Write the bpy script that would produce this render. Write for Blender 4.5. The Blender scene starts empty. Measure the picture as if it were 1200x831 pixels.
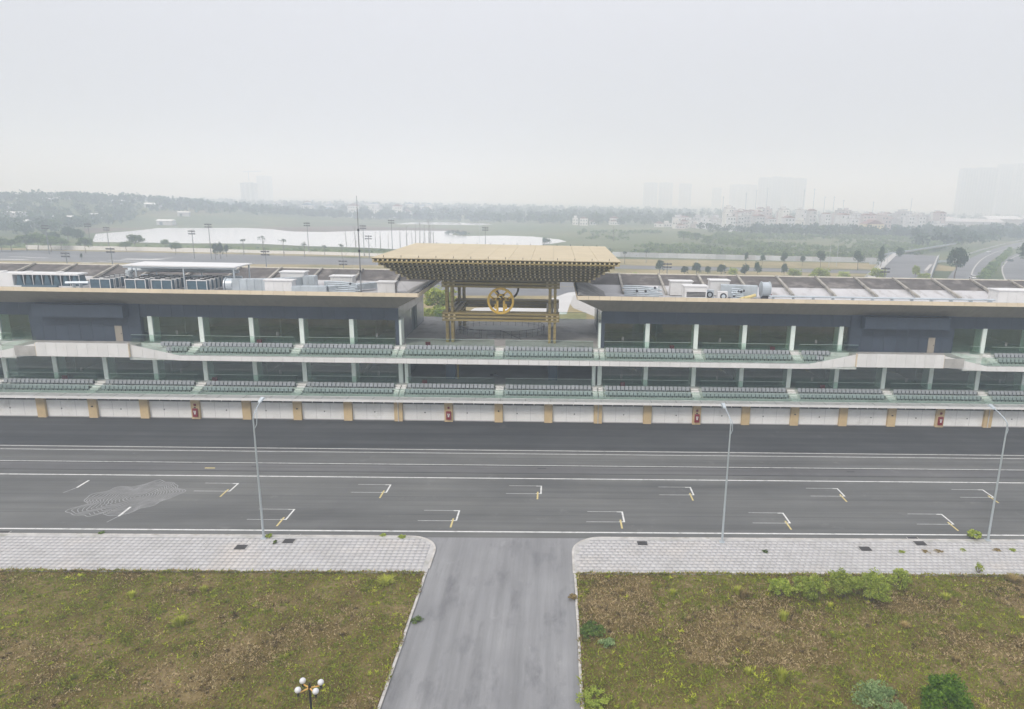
import bpy, math, random
import numpy as np
from math import sin, cos, radians, pi, atan, sqrt
from mathutils import Matrix, Vector

random.seed(7)
RNG = np.random.default_rng(11)
sc = bpy.context.scene
COL = sc.collection

# ------------------------------------------------------------------ camera
CAM_H = 30.0
F_PX, PX, PY = 800.0, 670.0, 415.5
TAU, PSI, RHO = atan(183.5 / 800.0), radians(1.6), radians(1.15)
fw = np.array([sin(PSI) * cos(TAU), cos(PSI) * cos(TAU), -sin(TAU)])
r0 = np.array([cos(PSI), -sin(PSI), 0.0])
d0 = np.cross(fw, r0)
RT = r0 * cos(RHO) - d0 * sin(RHO)
DN = d0 * cos(RHO) + r0 * sin(RHO)
cam_d = bpy.data.cameras.new('camera')
cam = bpy.data.objects.new('camera', cam_d)
COL.objects.link(cam)
cam_d.sensor_width = 36.0
cam_d.lens = 24.0
cam_d.shift_x = -70.0 / 1200.0
cam_d.clip_start = 0.5
cam_d.clip_end = 20000.0
m3 = Matrix((RT, -DN, -fw)).transposed()
cam.matrix_world = Matrix.Translation((0, 0, CAM_H)) @ m3.to_4x4()
sc.camera = cam


def G(x, y, z=0.0):
    """photo pixel -> point on the horizontal plane at height z"""
    d = fw + RT * (x - PX) / F_PX + DN * (y - PY) / F_PX
    t = (z - CAM_H) / d[2]
    return (t * d[0], t * d[1], z)


def WY(x, y, Y):
    """photo pixel -> point on the vertical plane at distance Y"""
    d = fw + RT * (x - PX) / F_PX + DN * (y - PY) / F_PX
    t = Y / d[1]
    return (t * d[0], Y, CAM_H + t * d[2])


# ------------------------------------------------------------------ light
SUN_EL, SUN_AZ = radians(42), radians(215)      # azimuth clockwise from +Y
world = bpy.data.worlds.new('World')
sc.world = world
world.use_nodes = True
wn, wl = world.node_tree.nodes, world.node_tree.links
wn.clear()
w_out = wn.new('ShaderNodeOutputWorld')
w_bg = wn.new('ShaderNodeBackground')
w_sky = wn.new('ShaderNodeTexSky')
w_sky.sky_type = 'NISHITA'
w_sky.sun_disc = False
w_sky.sun_elevation = SUN_EL
w_sky.sun_rotation = SUN_AZ
w_sky.air_density = 1.0
w_sky.dust_density = 3.0
w_sky.ozone_density = 1.0
w_mul = wn.new('ShaderNodeVectorMath')
w_mul.operation = 'SCALE'
w_mul.inputs['Scale'].default_value = 0.1
w_mix = wn.new('ShaderNodeMix')
w_mix.data_type = 'RGBA'
w_mix.inputs[0].default_value = 0.93              # closed cloud deck
# standard overcast deck: zenith about three times as bright as the horizon
w_tc = wn.new('ShaderNodeTexCoord')
w_sep = wn.new('ShaderNodeSeparateXYZ')
wl.new(w_tc.outputs['Generated'], w_sep.inputs[0])
w_up = wn.new('ShaderNodeMath')
w_up.operation = 'MAXIMUM'
w_up.inputs[1].default_value = 0.0
wl.new(w_sep.outputs['Z'], w_up.inputs[0])
w_lum = wn.new('ShaderNodeMath')
w_lum.operation = 'MULTIPLY_ADD'
w_lum.inputs[1].default_value = 2.4
w_lum.inputs[2].default_value = 1.0
wl.new(w_up.outputs[0], w_lum.inputs[0])
w_cl = wn.new('ShaderNodeVectorMath')
w_cl.operation = 'SCALE'
w_cl.inputs[0].default_value = (0.352, 0.357, 0.388)
wl.new(w_lum.outputs[0], w_cl.inputs['Scale'])
wl.new(w_cl.outputs[0], w_mix.inputs[7])
wl.new(w_sky.outputs[0], w_mul.inputs[0])
wl.new(w_mul.outputs[0], w_mix.inputs[6])
wl.new(w_mix.outputs[2], w_bg.inputs[0])
w_bg.inputs[1].default_value = 1.0
wl.new(w_bg.outputs[0], w_out.inputs[0])

sun_d = bpy.data.lights.new('sun', 'SUN')
sun_d.energy = 1.5
sun_d.angle = radians(14)
sun_d.color = (1.0, 0.96, 0.9)
sun = bpy.data.objects.new('sun', sun_d)
COL.objects.link(sun)
sdir = Vector((sin(SUN_AZ) * cos(SUN_EL), cos(SUN_AZ) * cos(SUN_EL), sin(SUN_EL)))
sun.rotation_euler = sdir.to_track_quat('Z', 'Y').to_euler()
sun.location = (0, 0, 200)

sc.view_settings.view_transform = 'Standard'
sc.view_settings.look = 'None'
sc.view_settings.exposure = 0.46
sc.view_settings.gamma = 1.0
sc.view_settings.use_curve_mapping = False
sc.render.engine = 'CYCLES'
cy = sc.cycles
cy.use_denoising = True
cy.max_bounces = 12
cy.diffuse_bounces = 3
cy.glossy_bounces = 3
cy.transmission_bounces = 6
cy.transparent_max_bounces = 24
cy.volume_bounces = 6
cy.use_adaptive_sampling = False
cy.caustics_reflective = False
cy.caustics_refractive = False


# ------------------------------------------------------------------ helpers
class MB:
    def __init__(s):
        s.v, s.f, s.m = [], [], []

    def add(s, V, F, m=0):
        o = len(s.v)
        s.v += [tuple(p) for p in V]
        s.f += [tuple(i + o for i in f) for f in F]
        s.m += [m] * len(F)
        return s

    def box(s, x0, x1, y0, y1, z0, z1, m=0):
        V = [(x0, y0, z0), (x1, y0, z0), (x1, y1, z0), (x0, y1, z0),
             (x0, y0, z1), (x1, y0, z1), (x1, y1, z1), (x0, y1, z1)]
        F = [(0, 3, 2, 1), (4, 5, 6, 7), (0, 1, 5, 4), (1, 2, 6, 5), (2, 3, 7, 6), (3, 0, 4, 7)]
        return s.add(V, F, m)

    def cbox(s, c, w, d, h, m=0):
        return s.box(c[0] - w / 2, c[0] + w / 2, c[1] - d / 2, c[1] + d / 2, c[2], c[2] + h, m)

    def quad(s, a, b, c, d, m=0):
        return s.add([a, b, c, d], [(0, 1, 2, 3)], m)

    def slab(s, pts, z0, z1, m=0):
        n = len(pts)
        V = [(p[0], p[1], z0) for p in pts] + [(p[0], p[1], z1) for p in pts]
        F = [tuple(range(n - 1, -1, -1)), tuple(range(n, 2 * n))]
        F += [(i, (i + 1) % n, n + (i + 1) % n, n + i) for i in range(n)]
        return s.add(V, F, m)

    def prof(s, pts, a0, a1, axis='x', m=0):
        """closed profile in (y,z) swept along x, or in (x,z) swept along y"""
        n = len(pts)
        mk = (lambda a, p: (a, p[0], p[1])) if axis == 'x' else (lambda a, p: (p[0], a, p[1]))
        V = [mk(a0, p) for p in pts] + [mk(a1, p) for p in pts]
        F = [tuple(range(n)), tuple(range(2 * n - 1, n - 1, -1))]
        F += [(i, n + i, n + (i + 1) % n, (i + 1) % n) for i in range(n)]
        return s.add(V, F, m)

    def tube(s, p0, p1, r0, r1=None, n=8, m=0):
        r1 = r0 if r1 is None else r1
        p0, p1 = Vector(p0), Vector(p1)
        ax = (p1 - p0).normalized()
        q = ax.to_track_quat('Z', 'Y')
        V = []
        for p, r in ((p0, r0), (p1, r1)):
            for i in range(n):
                a = 2 * pi * i / n
                V.append(tuple(p + q @ Vector((r * cos(a), r * sin(a), 0))))
        F = [(i, (i + 1) % n, n + (i + 1) % n, n + i) for i in range(n)]
        F += [tuple(range(n - 1, -1, -1)), tuple(range(n, 2 * n))]
        return s.add(V, F, m)

    def path(s, pts, r, n=6, m=0):
        for a, b in zip(pts[:-1], pts[1:]):
            s.tube(a, b, r, r, n, m)
        return s

    def ball(s, c, r, nu=14, nv=9, m=0, sz=1.0):
        V = [(c[0], c[1], c[2] - r * sz)]
        for j in range(1, nv):
            t = -pi / 2 + pi * j / nv
            for i in range(nu):
                a = 2 * pi * i / nu
                V.append((c[0] + r * cos(t) * cos(a), c[1] + r * cos(t) * sin(a), c[2] + r * sz * sin(t)))
        V.append((c[0], c[1], c[2] + r * sz))
        F = [(0, 1 + (i + 1) % nu, 1 + i) for i in range(nu)]
        for j in range(nv - 2):
            for i in range(nu):
                a, b = 1 + j * nu + i, 1 + j * nu + (i + 1) % nu
                F.append((a, b, b + nu, a + nu))
        L = len(V) - 1
        F += [(L, L - nu + i, L - nu + (i + 1) % nu) for i in range(nu)]
        return s.add(V, F, m)

    def mesh(s, name, mats, smooth=False):
        me = bpy.data.meshes.new(name)
        me.from_pydata(s.v, [], s.f)
        for mt in (mats if isinstance(mats, (list, tuple)) else [mats]):
            me.materials.append(mt)
        if any(s.m):
            me.polygons.foreach_set('material_index', s.m)
        if smooth:
            me.polygons.foreach_set('use_smooth', [True] * len(s.f))
        me.update()
        return me

    def build(s, name, mats, parent=None, loc=(0, 0, 0), smooth=False):
        return obj(name, s.mesh(name, mats, smooth), parent, loc)


def obj(name, me, parent=None, loc=(0, 0, 0), rz=0.0, scale=None):
    o = bpy.data.objects.new(name, me)
    COL.objects.link(o)
    o.location = loc
    if rz:
        o.rotation_euler = (0, 0, rz)
    if scale is not None:
        o.scale = scale
    if parent is not None:
        o.parent = parent
    return o


def empty(name, loc, label, cat, group=None, rz=0.0):
    o = obj(name, None, None, loc, rz)
    o.empty_display_size = 0.3
    return tag(o, label, cat, group)


def tag(o, label, cat, group=None):
    o['label'] = label
    o['category'] = cat
    if group:
        o['group'] = group
    return o


def struct(o):
    o['kind'] = 'structure'
    return o


def stuff(o, label=None, cat=None):
    o['kind'] = 'stuff'
    if label:
        tag(o, label, cat)
    return o


def copy_thing(src, loc, rz=None, scale=None, label=None, group=None):
    c = src.copy()
    COL.objects.link(c)
    c.location = loc
    if rz is not None:
        c.rotation_euler = (0, 0, rz)
    if scale is not None:
        c.scale = scale
    if label:
        c['label'] = label
    if group:
        c['group'] = group
    for ch in list(src.children):
        k = ch.copy()
        COL.objects.link(k)
        k.parent = c
        for g in list(ch.children):
            h = g.copy()
            COL.objects.link(h)
            h.parent = k
    return c


# ------------------------------------------------------------------ materials
def new_mat(name):
    m = bpy.data.materials.new(name)
    m.use_nodes = True
    nt = m.node_tree
    b = nt.nodes['Principled BSDF']
    return m, nt, b


def ramp(nt, fac, stops):
    r = nt.nodes.new('ShaderNodeValToRGB')
    el = r.color_ramp.elements
    el[0].position, el[1].position = stops[0][0], stops[-1][0]
    el[0].color, el[1].color = (*stops[0][1], 1), (*stops[-1][1], 1)
    for p, c in stops[1:-1]:
        e = el.new(p)
        e.color = (*c, 1)
    nt.links.new(fac, r.inputs[0])
    return r.outputs[0]


def noise(nt, vec, scale, detail=4, rough=0.55, dist=0.0):
    n = nt.nodes.new('ShaderNodeTexNoise')
    n.inputs['Scale'].default_value = scale
    n.inputs['Detail'].default_value = detail
    n.inputs['Roughness'].default_value = rough
    n.inputs['Distortion'].default_value = dist
    nt.links.new(vec, n.inputs['Vector'])
    return n.outputs[0]


def wpos(nt, scale=(1, 1, 1)):
    g = nt.nodes.new('ShaderNodeNewGeometry')
    mp = nt.nodes.new('ShaderNodeMapping')
    mp.inputs['Scale'].default_value = scale
    nt.links.new(g.outputs['Position'], mp.inputs['Vector'])
    return mp.outputs[0]


def mixc(nt, fac, a, b, mode='MIX'):
    n = nt.nodes.new('ShaderNodeMix')
    n.data_type = 'RGBA'
    n.blend_type = mode
    for sock, val in ((n.inputs[0], fac), (n.inputs[6], a), (n.inputs[7], b)):
        if isinstance(val, (int, float)):
            sock.default_value = val
        elif isinstance(val, tuple):
            sock.default_value = (*val, 1) if len(val) == 3 else val
        else:
            nt.links.new(val, sock)
    return n.outputs[2]


def math_n(nt, op, a, b=0.5):
    n = nt.nodes.new('ShaderNodeMath')
    n.operation = op
    for sock, val in ((n.inputs[0], a), (n.inputs[1], b)):
        if isinstance(val, (int, float)):
            sock.default_value = val
        else:
            nt.links.new(val, sock)
    return n.outputs[0]


def bump(nt, b, h, strength=0.3, dist=0.02):
    n = nt.nodes.new('ShaderNodeBump')
    n.inputs['Strength'].default_value = strength
    n.inputs['Distance'].default_value = dist
    nt.links.new(h, n.inputs['Height'])
    nt.links.new(n.outputs[0], b.inputs['Normal'])


def M(name, col, rough=0.6, var=0.12, scale=0.8, metal=0.0, spec=0.35, stretch=(1, 1, 1), rnd=0.0, bmp=0.0, dirt=None):
    m, nt, b = new_mat(name)
    v = wpos(nt, stretch)
    n = noise(nt, v, scale, 5, 0.6)
    lo = tuple(c * (1 - var) for c in col)
    hi = tuple(min(1, c * (1 + var)) for c in col)
    c = ramp(nt, n, [(0.3, lo), (0.7, hi)])
    if dirt:
        n2 = noise(nt, wpos(nt, dirt[3] if len(dirt) > 3 else (1, 1, 1)), dirt[1], 6, 0.65)
        f = ramp(nt, n2, [(dirt[2], (0, 0, 0)), (dirt[2] + 0.22, (1, 1, 1))])
        c = mixc(nt, f, c, dirt[0])
    if rnd:
        oi = nt.nodes.new('ShaderNodeObjectInfo')
        f = math_n(nt, 'MULTIPLY_ADD', oi.outputs['Random'], rnd)
        f.node.inputs[2].default_value = 1 - rnd / 2
        hs = nt.nodes.new('ShaderNodeHueSaturation')
        nt.links.new(f, hs.inputs['Value'])
        nt.links.new(c, hs.inputs['Color'])
        c = hs.outputs[0]
    nt.links.new(c, b.inputs['Base Color'])
    b.inputs['Roughness'].default_value = rough
    b.inputs['Metallic'].default_value = metal
    b.inputs['Specular IOR Level'].default_value = spec
    if bmp:
        bump(nt, b, noise(nt, v, scale * 12, 3), bmp)
    return m


def glass_mat(name, tint, refl=0.07, rough=0.02):
    m, nt, b = new_mat(name)
    nt.nodes.remove(b)
    out = nt.nodes['Material Output']
    t = nt.nodes.new('ShaderNodeBsdfTransparent')
    t.inputs[0].default_value = (*tint, 1)
    g = nt.nodes.new('ShaderNodeBsdfGlossy')
    g.inputs['Roughness'].default_value = rough
    lw = nt.nodes.new('ShaderNodeLayerWeight')
    lw.inputs[0].default_value = 0.35
    f = math_n(nt, 'MULTIPLY_ADD', lw.outputs['Fresnel'], 0.55)
    f.node.inputs[2].default_value = refl
    mx = nt.nodes.new('ShaderNodeMixShader')
    nt.links.new(f, mx.inputs[0])
    nt.links.new(t.outputs[0], mx.inputs[1])
    nt.links.new(g.outputs[0], mx.inputs[2])
    nt.links.new(mx.outputs[0], out.inputs[0])
    return m


def leaf_mat(name, stops, rough=0.75, transl=0.25):
    m, nt, b = new_mat(name)
    a = nt.nodes.new('ShaderNodeAttribute')
    a.attribute_name = 'tint'
    c = ramp(nt, a.outputs['Fac'], stops)
    oi = nt.nodes.new('ShaderNodeObjectInfo')
    f = math_n(nt, 'MULTIPLY_ADD', oi.outputs['Random'], 0.35)
    f.node.inputs[2].default_value = 0.82
    hs = nt.nodes.new('ShaderNodeHueSaturation')
    nt.links.new(f, hs.inputs['Value'])
    nt.links.new(c, hs.inputs['Color'])
    nt.links.new(hs.outputs[0], b.inputs['Base Color'])
    b.inputs['Roughness'].default_value = rough
    b.inputs['Specular IOR Level'].default_value = 0.2
    if transl:
        out = nt.nodes['Material Output']
        t = nt.nodes.new('ShaderNodeBsdfTranslucent')
        nt.links.new(hs.outputs[0], t.inputs[0])
        mx = nt.nodes.new('ShaderNodeMixShader')
        mx.inputs[0].default_value = transl
        nt.links.new(b.outputs[0], mx.inputs[1])
        nt.links.new(t.outputs[0], mx.inputs[2])
        nt.links.new(mx.outputs[0], out.inputs[0])
    return m


def asphalt(name, lo, hi, streak=True):
    m, nt, b = new_mat(name)
    p = wpos(nt)
    n1 = noise(nt, p, 0.12, 5, 0.6)
    c = ramp(nt, n1, [(0.3, lo), (0.7, hi)])
    if streak:
        n2 = noise(nt, wpos(nt, (0.02, 0.9, 1)), 1.0, 5, 0.6)
        c = mixc(nt, ramp(nt, n2, [(0.4, (0, 0, 0)), (0.75, (1, 1, 1))]), c, tuple(x * 0.72 for x in lo))
    n3 = noise(nt, p, 14.0, 3, 0.8)
    c = mixc(nt, 0.35, c, ramp(nt, n3, [(0.25, (0.55, 0.55, 0.55)), (0.75, (1.35, 1.35, 1.35))]), 'MULTIPLY')
    n5 = noise(nt, wpos(nt, (.35, 1, 1)), 0.06, 5, 0.65, 0.6)
    c = mixc(nt, 0.8, c, ramp(nt, n5, [(0.32, (0.68, 0.68, 0.69)), (0.5, (1.0, 1.0, 1.0)), (0.68, (1.22, 1.21, 1.18))]), 'MULTIPLY')
    n4 = noise(nt, p, 0.35, 6, 0.7)
    c = mixc(nt, ramp(nt, n4, [(0.6, (0, 0, 0)), (0.74, (0.55, 0.55, 0.55))]), c, tuple(x * 1.3 for x in hi))
    nt.links.new(c, b.inputs['Base Color'])
    b.inputs['Roughness'].default_value = 0.85
    b.inputs['Specular IOR Level'].default_value = 0.25
    bump(nt, b, n3, 0.25, 0.01)
    return m


MAT = {}
MAT['track'] = asphalt('track_asphalt', (0.127, 0.129, 0.125), (0.158, 0.160, 0.153))
MAT['apron'] = asphalt('apron_asphalt', (0.056, 0.059, 0.061), (0.084, 0.087, 0.089))
MAT['strip'] = asphalt('strip_asphalt', (0.125, 0.125, 0.125), (0.155, 0.155, 0.154))
MAT['gutter'] = M('gutter_dark', (0.055, 0.055, 0.055), 0.8)
MAT['white_line'] = M('white_paint', (0.66, 0.66, 0.64), 0.6, 0.1, 2.0, dirt=((0.28, 0.28, 0.27), 1.2, 0.52))
MAT['worn_line'] = M('worn_paint', (0.29, 0.29, 0.29), 0.7, 0.2, 2.0)
MAT['thin_line'] = M('thin_paint', (0.52, 0.52, 0.51), 0.7, 0.2, 2.0)
MAT['yellow_line'] = M('yellow_paint', (0.56, 0.46, 0.20), 0.6, 0.15, 2.0)
MAT['door_white'] = M('door_white', (0.86, 0.86, 0.85), 0.5, 0.06, 0.5, rnd=0.06, dirt=((0.66, 0.65, 0.62), 0.6, 0.58))
MAT['seam'] = M('seam_grey', (0.42, 0.42, 0.42), 0.6)
MAT['black'] = M('black_metal', (0.02, 0.02, 0.022), 0.5)
MAT['sand'] = M('sand_pillar', (0.60, 0.455, 0.255), 0.75, 0.1, 0.9, rnd=0.12, dirt=((0.46, 0.35, 0.20), 0.9, 0.6))
MAT['white_panel'] = M('white_panel', (0.74, 0.735, 0.725), 0.45, 0.05, 0.6, rnd=0.08, dirt=((0.60, 0.58, 0.55), 0.7, 0.6, (1.6, 1.6, 0.35)))
MAT['ledge'] = M('ledge_grey', (0.40, 0.41, 0.40), 0.7, 0.15, 0.8, dirt=((0.24, 0.24, 0.22), 0.8, 0.5))
MAT['tread'] = M('tread_pale', (0.56, 0.60, 0.57), 0.7, 0.12, 0.9, dirt=((0.34, 0.36, 0.33), 0.7, 0.55))
MAT['aisle'] = M('aisle_white', (0.72, 0.72, 0.70), 0.7, 0.08, 1.5, rnd=0.06)
MAT['deck'] = M('deck_tile', (0.44, 0.43, 0.42), 0.6, 0.12, 0.5, dirt=((0.17, 0.165, 0.16), 0.2, 0.5))
MAT['slate'] = M('slate_panel', (0.044, 0.060, 0.086), 0.45, 0.10, 0.4, rnd=0.10, spec=0.4)
MAT['slate_light'] = M('slate_panel_light', (0.20, 0.215, 0.24), 0.25, 0.15, 0.5, spec=0.6, rnd=0.15)
MAT['joint'] = M('joint_dark', (0.03, 0.035, 0.045), 0.8)
MAT['bluepil'] = M('blue_pillar', (0.05, 0.085, 0.13), 0.5, 0.1)
MAT['fin'] = M('fin_white', (0.82, 0.91, 0.87), 0.5, 0.06, 0.7, rnd=0.05)
MAT['soffit'] = M('soffit_brown', (0.33, 0.295, 0.245), 0.6, 0.10, 0.5, stretch=(4, 1, 1))
MAT['fascia'] = M('fascia_cream', (0.76, 0.65, 0.49), 0.45, 0.05, 0.5, rnd=0.1)
MAT['roof_dark'] = M('roof_mould', (0.105, 0.095, 0.088), 0.9, 0.3, 0.7, dirt=((0.23, 0.21, 0.19), 0.35, 0.52), bmp=0.2)
MAT['roof_white'] = M('roof_white', (0.47, 0.465, 0.47), 0.75, 0.08, 0.5, dirt=((0.27, 0.25, 0.23), 0.35, 0.52, (1.5, 0.6, 1)))
MAT['rib'] = M('rib_concrete', (0.34, 0.32, 0.28), 0.85, 0.25, 0.8, dirt=((0.14, 0.13, 0.12), 0.9, 0.5))
MAT['ribdark'] = M('rib_dark', (0.30, 0.295, 0.29), 0.8, 0.3, 0.8)
MAT['rear_cap'] = M('rear_cap', (0.66, 0.63, 0.54), 0.7, 0.1)
MAT['interior'] = M('interior_grey', (0.17, 0.18, 0.175), 0.8, 0.35, 0.22)
MAT['interior_fl'] = M('interior_floor', (0.36, 0.38, 0.37), 0.5, 0.2, 0.3)
MAT['interior_ce'] = M('interior_ceiling', (0.40, 0.41, 0.41), 0.8, 0.15, 0.3)
MAT['seat'] = M('seat_grey', (0.36, 0.385, 0.41), 0.5, 0.08, 1.2, rnd=0.12)
MAT['seat_dark'] = M('seat_bracket', (0.035, 0.045, 0.05), 0.5)
MAT['glass'] = glass_mat('facade_glass', (0.85, 0.96, 0.915), 0.09)
MAT['rail_glass'] = glass_mat('rail_glass', (0.89, 0.965, 0.93), 0.025)
MAT['rail_edge'] = M('rail_edge', (0.45, 0.56, 0.52), 0.3, 0.05)
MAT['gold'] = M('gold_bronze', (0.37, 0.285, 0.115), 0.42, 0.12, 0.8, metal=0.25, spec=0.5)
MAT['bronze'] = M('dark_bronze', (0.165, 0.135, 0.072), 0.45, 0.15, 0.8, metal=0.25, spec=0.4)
MAT['gold_end'] = M('gold_beam_end', (0.60, 0.50, 0.30), 0.45, 0.2, 1.5, metal=0.1)
MAT['pav_roof'] = M('pavilion_roof', (0.50, 0.42, 0.27), 0.5, 0.05, 0.25, rnd=0.05, dirt=((0.41, 0.335, 0.205), 0.6, 0.48, (0.5, 2.5, 1)))
MAT['emblem'] = M('emblem_gold', (0.80, 0.52, 0.09), 0.4, 0.08, 1.0, metal=0.1)
MAT['red'] = M('fire_red', (0.24, 0.012, 0.022), 0.45, 0.1)
MAT['red_dk'] = M('fire_red_dark', (0.20, 0.012, 0.022), 0.5, 0.1)
MAT['white'] = M('white_enamel', (0.66, 0.66, 0.655), 0.4, 0.04, 0.6, rnd=0.05, dirt=((0.46, 0.45, 0.43), 0.5, 0.56))
MAT['galv'] = M('galvanised', (0.47, 0.52, 0.55), 0.4, 0.15, 0.7, metal=0.35, rnd=0.15)
MAT['coil'] = M('coil_blue', (0.055, 0.10, 0.13), 0.5, 0.2, 2.0)
MAT['lamp_grey'] = M('lamp_post_grey', (0.44, 0.49, 0.52), 0.4, 0.05, 0.6, metal=0.3)
MAT['globe'] = M('globe_white', (0.66, 0.66, 0.67), 0.35, 0.06, 6.0)
MAT['orange'] = M('orange_arm', (0.62, 0.36, 0.10), 0.5, 0.1)
MAT['paver'] = None
MAT['conc'] = M('concrete', (0.42, 0.41, 0.39), 0.85, 0.15, 0.8, dirt=((0.25, 0.24, 0.22), 0.5, 0.55))
MAT['kerb'] = M('kerb_stone', (0.50, 0.48, 0.45), 0.85, 0.2, 1.0, dirt=((0.28, 0.25, 0.2), 1.1, 0.5))
MAT['mortar'] = M('paving_mortar', (0.44, 0.43, 0.415), 0.9, 0.2, 1.0, dirt=((0.24, 0.24, 0.19), 0.4, 0.55))
MAT['iron'] = M('drain_iron', (0.055, 0.05, 0.05), 0.7, 0.2, 3.0)
MAT['mast'] = M('mast_grey', (0.20, 0.21, 0.22), 0.5, 0.05)
MAT['bark'] = M('bark', (0.12, 0.095, 0.07), 0.9, 0.3, 3.0)
MAT['deadwood'] = M('deadwood', (0.17, 0.155, 0.14), 0.9, 0.2, 2.0)
MAT['leaf_dark'] = leaf_mat('leaf_dark', [(0.0, (0.016, 0.036, 0.016)), (0.5, (0.038, 0.082, 0.028)), (1.0, (0.085, 0.145, 0.045))])
MAT['leaf_mid'] = leaf_mat('leaf_mid', [(0.0, (0.05, 0.09, 0.02)), (0.5, (0.12, 0.19, 0.04)), (1.0, (0.24, 0.32, 0.08))])
MAT['leaf_light'] = leaf_mat('leaf_light', [(0.0, (0.15, 0.20, 0.03)), (0.5, (0.33, 0.41, 0.065)), (1.0, (0.52, 0.54, 0.13))])
MAT['leaf_vivid'] = leaf_mat('leaf_vivid', [(0.0, (0.035, 0.085, 0.008)), (0.5, (0.11, 0.22, 0.016)), (1.0, (0.24, 0.38, 0.035))])
MAT['leaf_sage'] = leaf_mat('leaf_sage', [(0.0, (0.12, 0.19, 0.07)), (0.5, (0.26, 0.37, 0.15)), (1.0, (0.42, 0.50, 0.25))])
MAT['leaf_weed'] = leaf_mat('leaf_weed', [(0.0, (0.28, 0.30, 0.04)), (0.5, (0.46, 0.50, 0.06)), (1.0, (0.62, 0.60, 0.16))])
MAT['leaf_straw'] = leaf_mat('leaf_straw', [(0.0, (0.20, 0.15, 0.06)), (0.5, (0.36, 0.27, 0.11)), (1.0, (0.50, 0.40, 0.18))])


# ------------------------------------------------------------------ leaf clouds
def quads_mesh(name, C, A, B, tint, mat):
    """leaf quads: centre C, half-axes A and B, all (n,3)"""
    n = len(C)
    V = np.empty((n, 4, 3), np.float32)
    V[:, 0], V[:, 1], V[:, 2], V[:, 3] = C - A - B * .6, C + A * .8 - B, C + A + B * .6, C - A * .8 + B
    me = bpy.data.meshes.new(name)
    me.vertices.add(n * 4)
    me.vertices.foreach_set('co', V.ravel())
    me.loops.add(n * 4)
    me.loops.foreach_set('vertex_index', np.arange(n * 4, dtype=np.int32))
    me.polygons.add(n)
    me.polygons.foreach_set('loop_start', np.arange(0, n * 4, 4, dtype=np.int32))
    me.polygons.foreach_set('loop_total', np.full(n, 4, np.int32))
    at = me.attributes.new('tint', 'FLOAT', 'POINT')
    at.data.foreach_set('value', np.repeat(tint, 4).astype(np.float32))
    me.materials.append(mat)
    me.update(calc_edges=True)
    return me


def tris_mesh(name, V, tint, mat):
    """V (n,3,3)"""
    n = len(V)
    me = bpy.data.meshes.new(name)
    me.vertices.add(n * 3)
    me.vertices.foreach_set('co', V.astype(np.float32).ravel())
    me.loops.add(n * 3)
    me.loops.foreach_set('vertex_index', np.arange(n * 3, dtype=np.int32))
    me.polygons.add(n)
    me.polygons.foreach_set('loop_start', np.arange(0, n * 3, 3, dtype=np.int32))
    me.polygons.foreach_set('loop_total', np.full(n, 3, np.int32))
    at = me.attributes.new('tint', 'FLOAT', 'POINT')
    at.data.foreach_set('value', np.repeat(tint, 3).astype(np.float32))
    me.materials.append(mat)
    me.update(calc_edges=True)
    return me


def unit(a):
    return a / (np.linalg.norm(a, axis=1, keepdims=True) + 1e-9)


def leaf_axes(n, rng, size, out=None, spread=1.0):
    nrm = rng.normal(size=(n, 3)) * spread
    if out is not None:
        nrm += out
    nrm[:, 2] += 0.5
    nrm = unit(nrm)
    t = unit(np.cross(nrm, rng.normal(size=(n, 3))))
    b = np.cross(nrm, t)
    s = size * rng.uniform(0.6, 1.3, (n, 1))
    return t * s, b * s * 0.62


def crown_points(rng, n, rx, rz, zc, nclump, clump=0.42, low=-0.55):
    """leaf centres spread through uneven clumps of an ellipsoidal crown"""
    d = unit(rng.normal(size=(nclump, 3)))
    d[:, 2] = np.where(d[:, 2] < low, -d[:, 2], d[:, 2])
    rad = rng.uniform(0.3, 1.1, (nclump, 1)) ** 0.6
    cc = d * rad * np.array([rx, rx, rz]) * 0.8
    cs = rng.uniform(0.45, 1.3, nclump) * clump
    k = rng.integers(0, nclump, n)
    off = unit(rng.normal(size=(n, 3))) * (rng.uniform(0.25, 1, (n, 1)) ** 0.5)
    P = cc[k] + off * cs[k][:, None] * np.array([rx, rx, rz])
    ctint = rng.uniform(-0.22, 0.22, nclump)[k]
    tint = np.clip(0.45 + ctint + rng.normal(0, 0.17, n), 0, 1)
    out = off * 0.8
    P[:, 2] += zc
    return P, out, tint


def crown_mesh(name, seed, rx, rz, zc, n, size, mat, nclump=22, clump=0.42):
    rng = np.random.default_rng(seed)
    P, out, tint = crown_points(rng, n, rx, rz, zc, nclump, clump)
    A, B = leaf_axes(n, rng, size, out)
    return quads_mesh(name, P, A, B, tint, mat)


def trunk_mesh(name, seed, h, r, rx, zc, nlimb=6, mat=None):
    rng = random.Random(seed)
    mb = MB()
    p = Vector((0, 0, -0.1))
    pts = [p]
    for i in range(3):
        p = p + Vector((rng.uniform(-.06, .06) * h, rng.uniform(-.06, .06) * h, h / 3))
        pts.append(p)
    for i in range(3):
        mb.tube(pts[i], pts[i + 1], r * (1 - .2 * i), r * (1 - .2 * (i + 1)), 7)
    for i in range(nlimb):
        a = 2 * pi * i / nlimb + rng.uniform(-.4, .4)
        s = pts[2].lerp(pts[3], rng.uniform(0.1, 1))
        e = Vector((cos(a) * rx * .65, sin(a) * rx * .65, zc + rng.uniform(-.2, .5) * rx))
        mid = s.lerp(e, .5) + Vector((0, 0, .1 * rx))
        mb.tube(s, mid, r * .45, r * .3, 5)
        mb.tube(mid, e, r * .3, r * .1, 5)
    return mb.mesh(name, mat or MAT['bark'])


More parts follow.
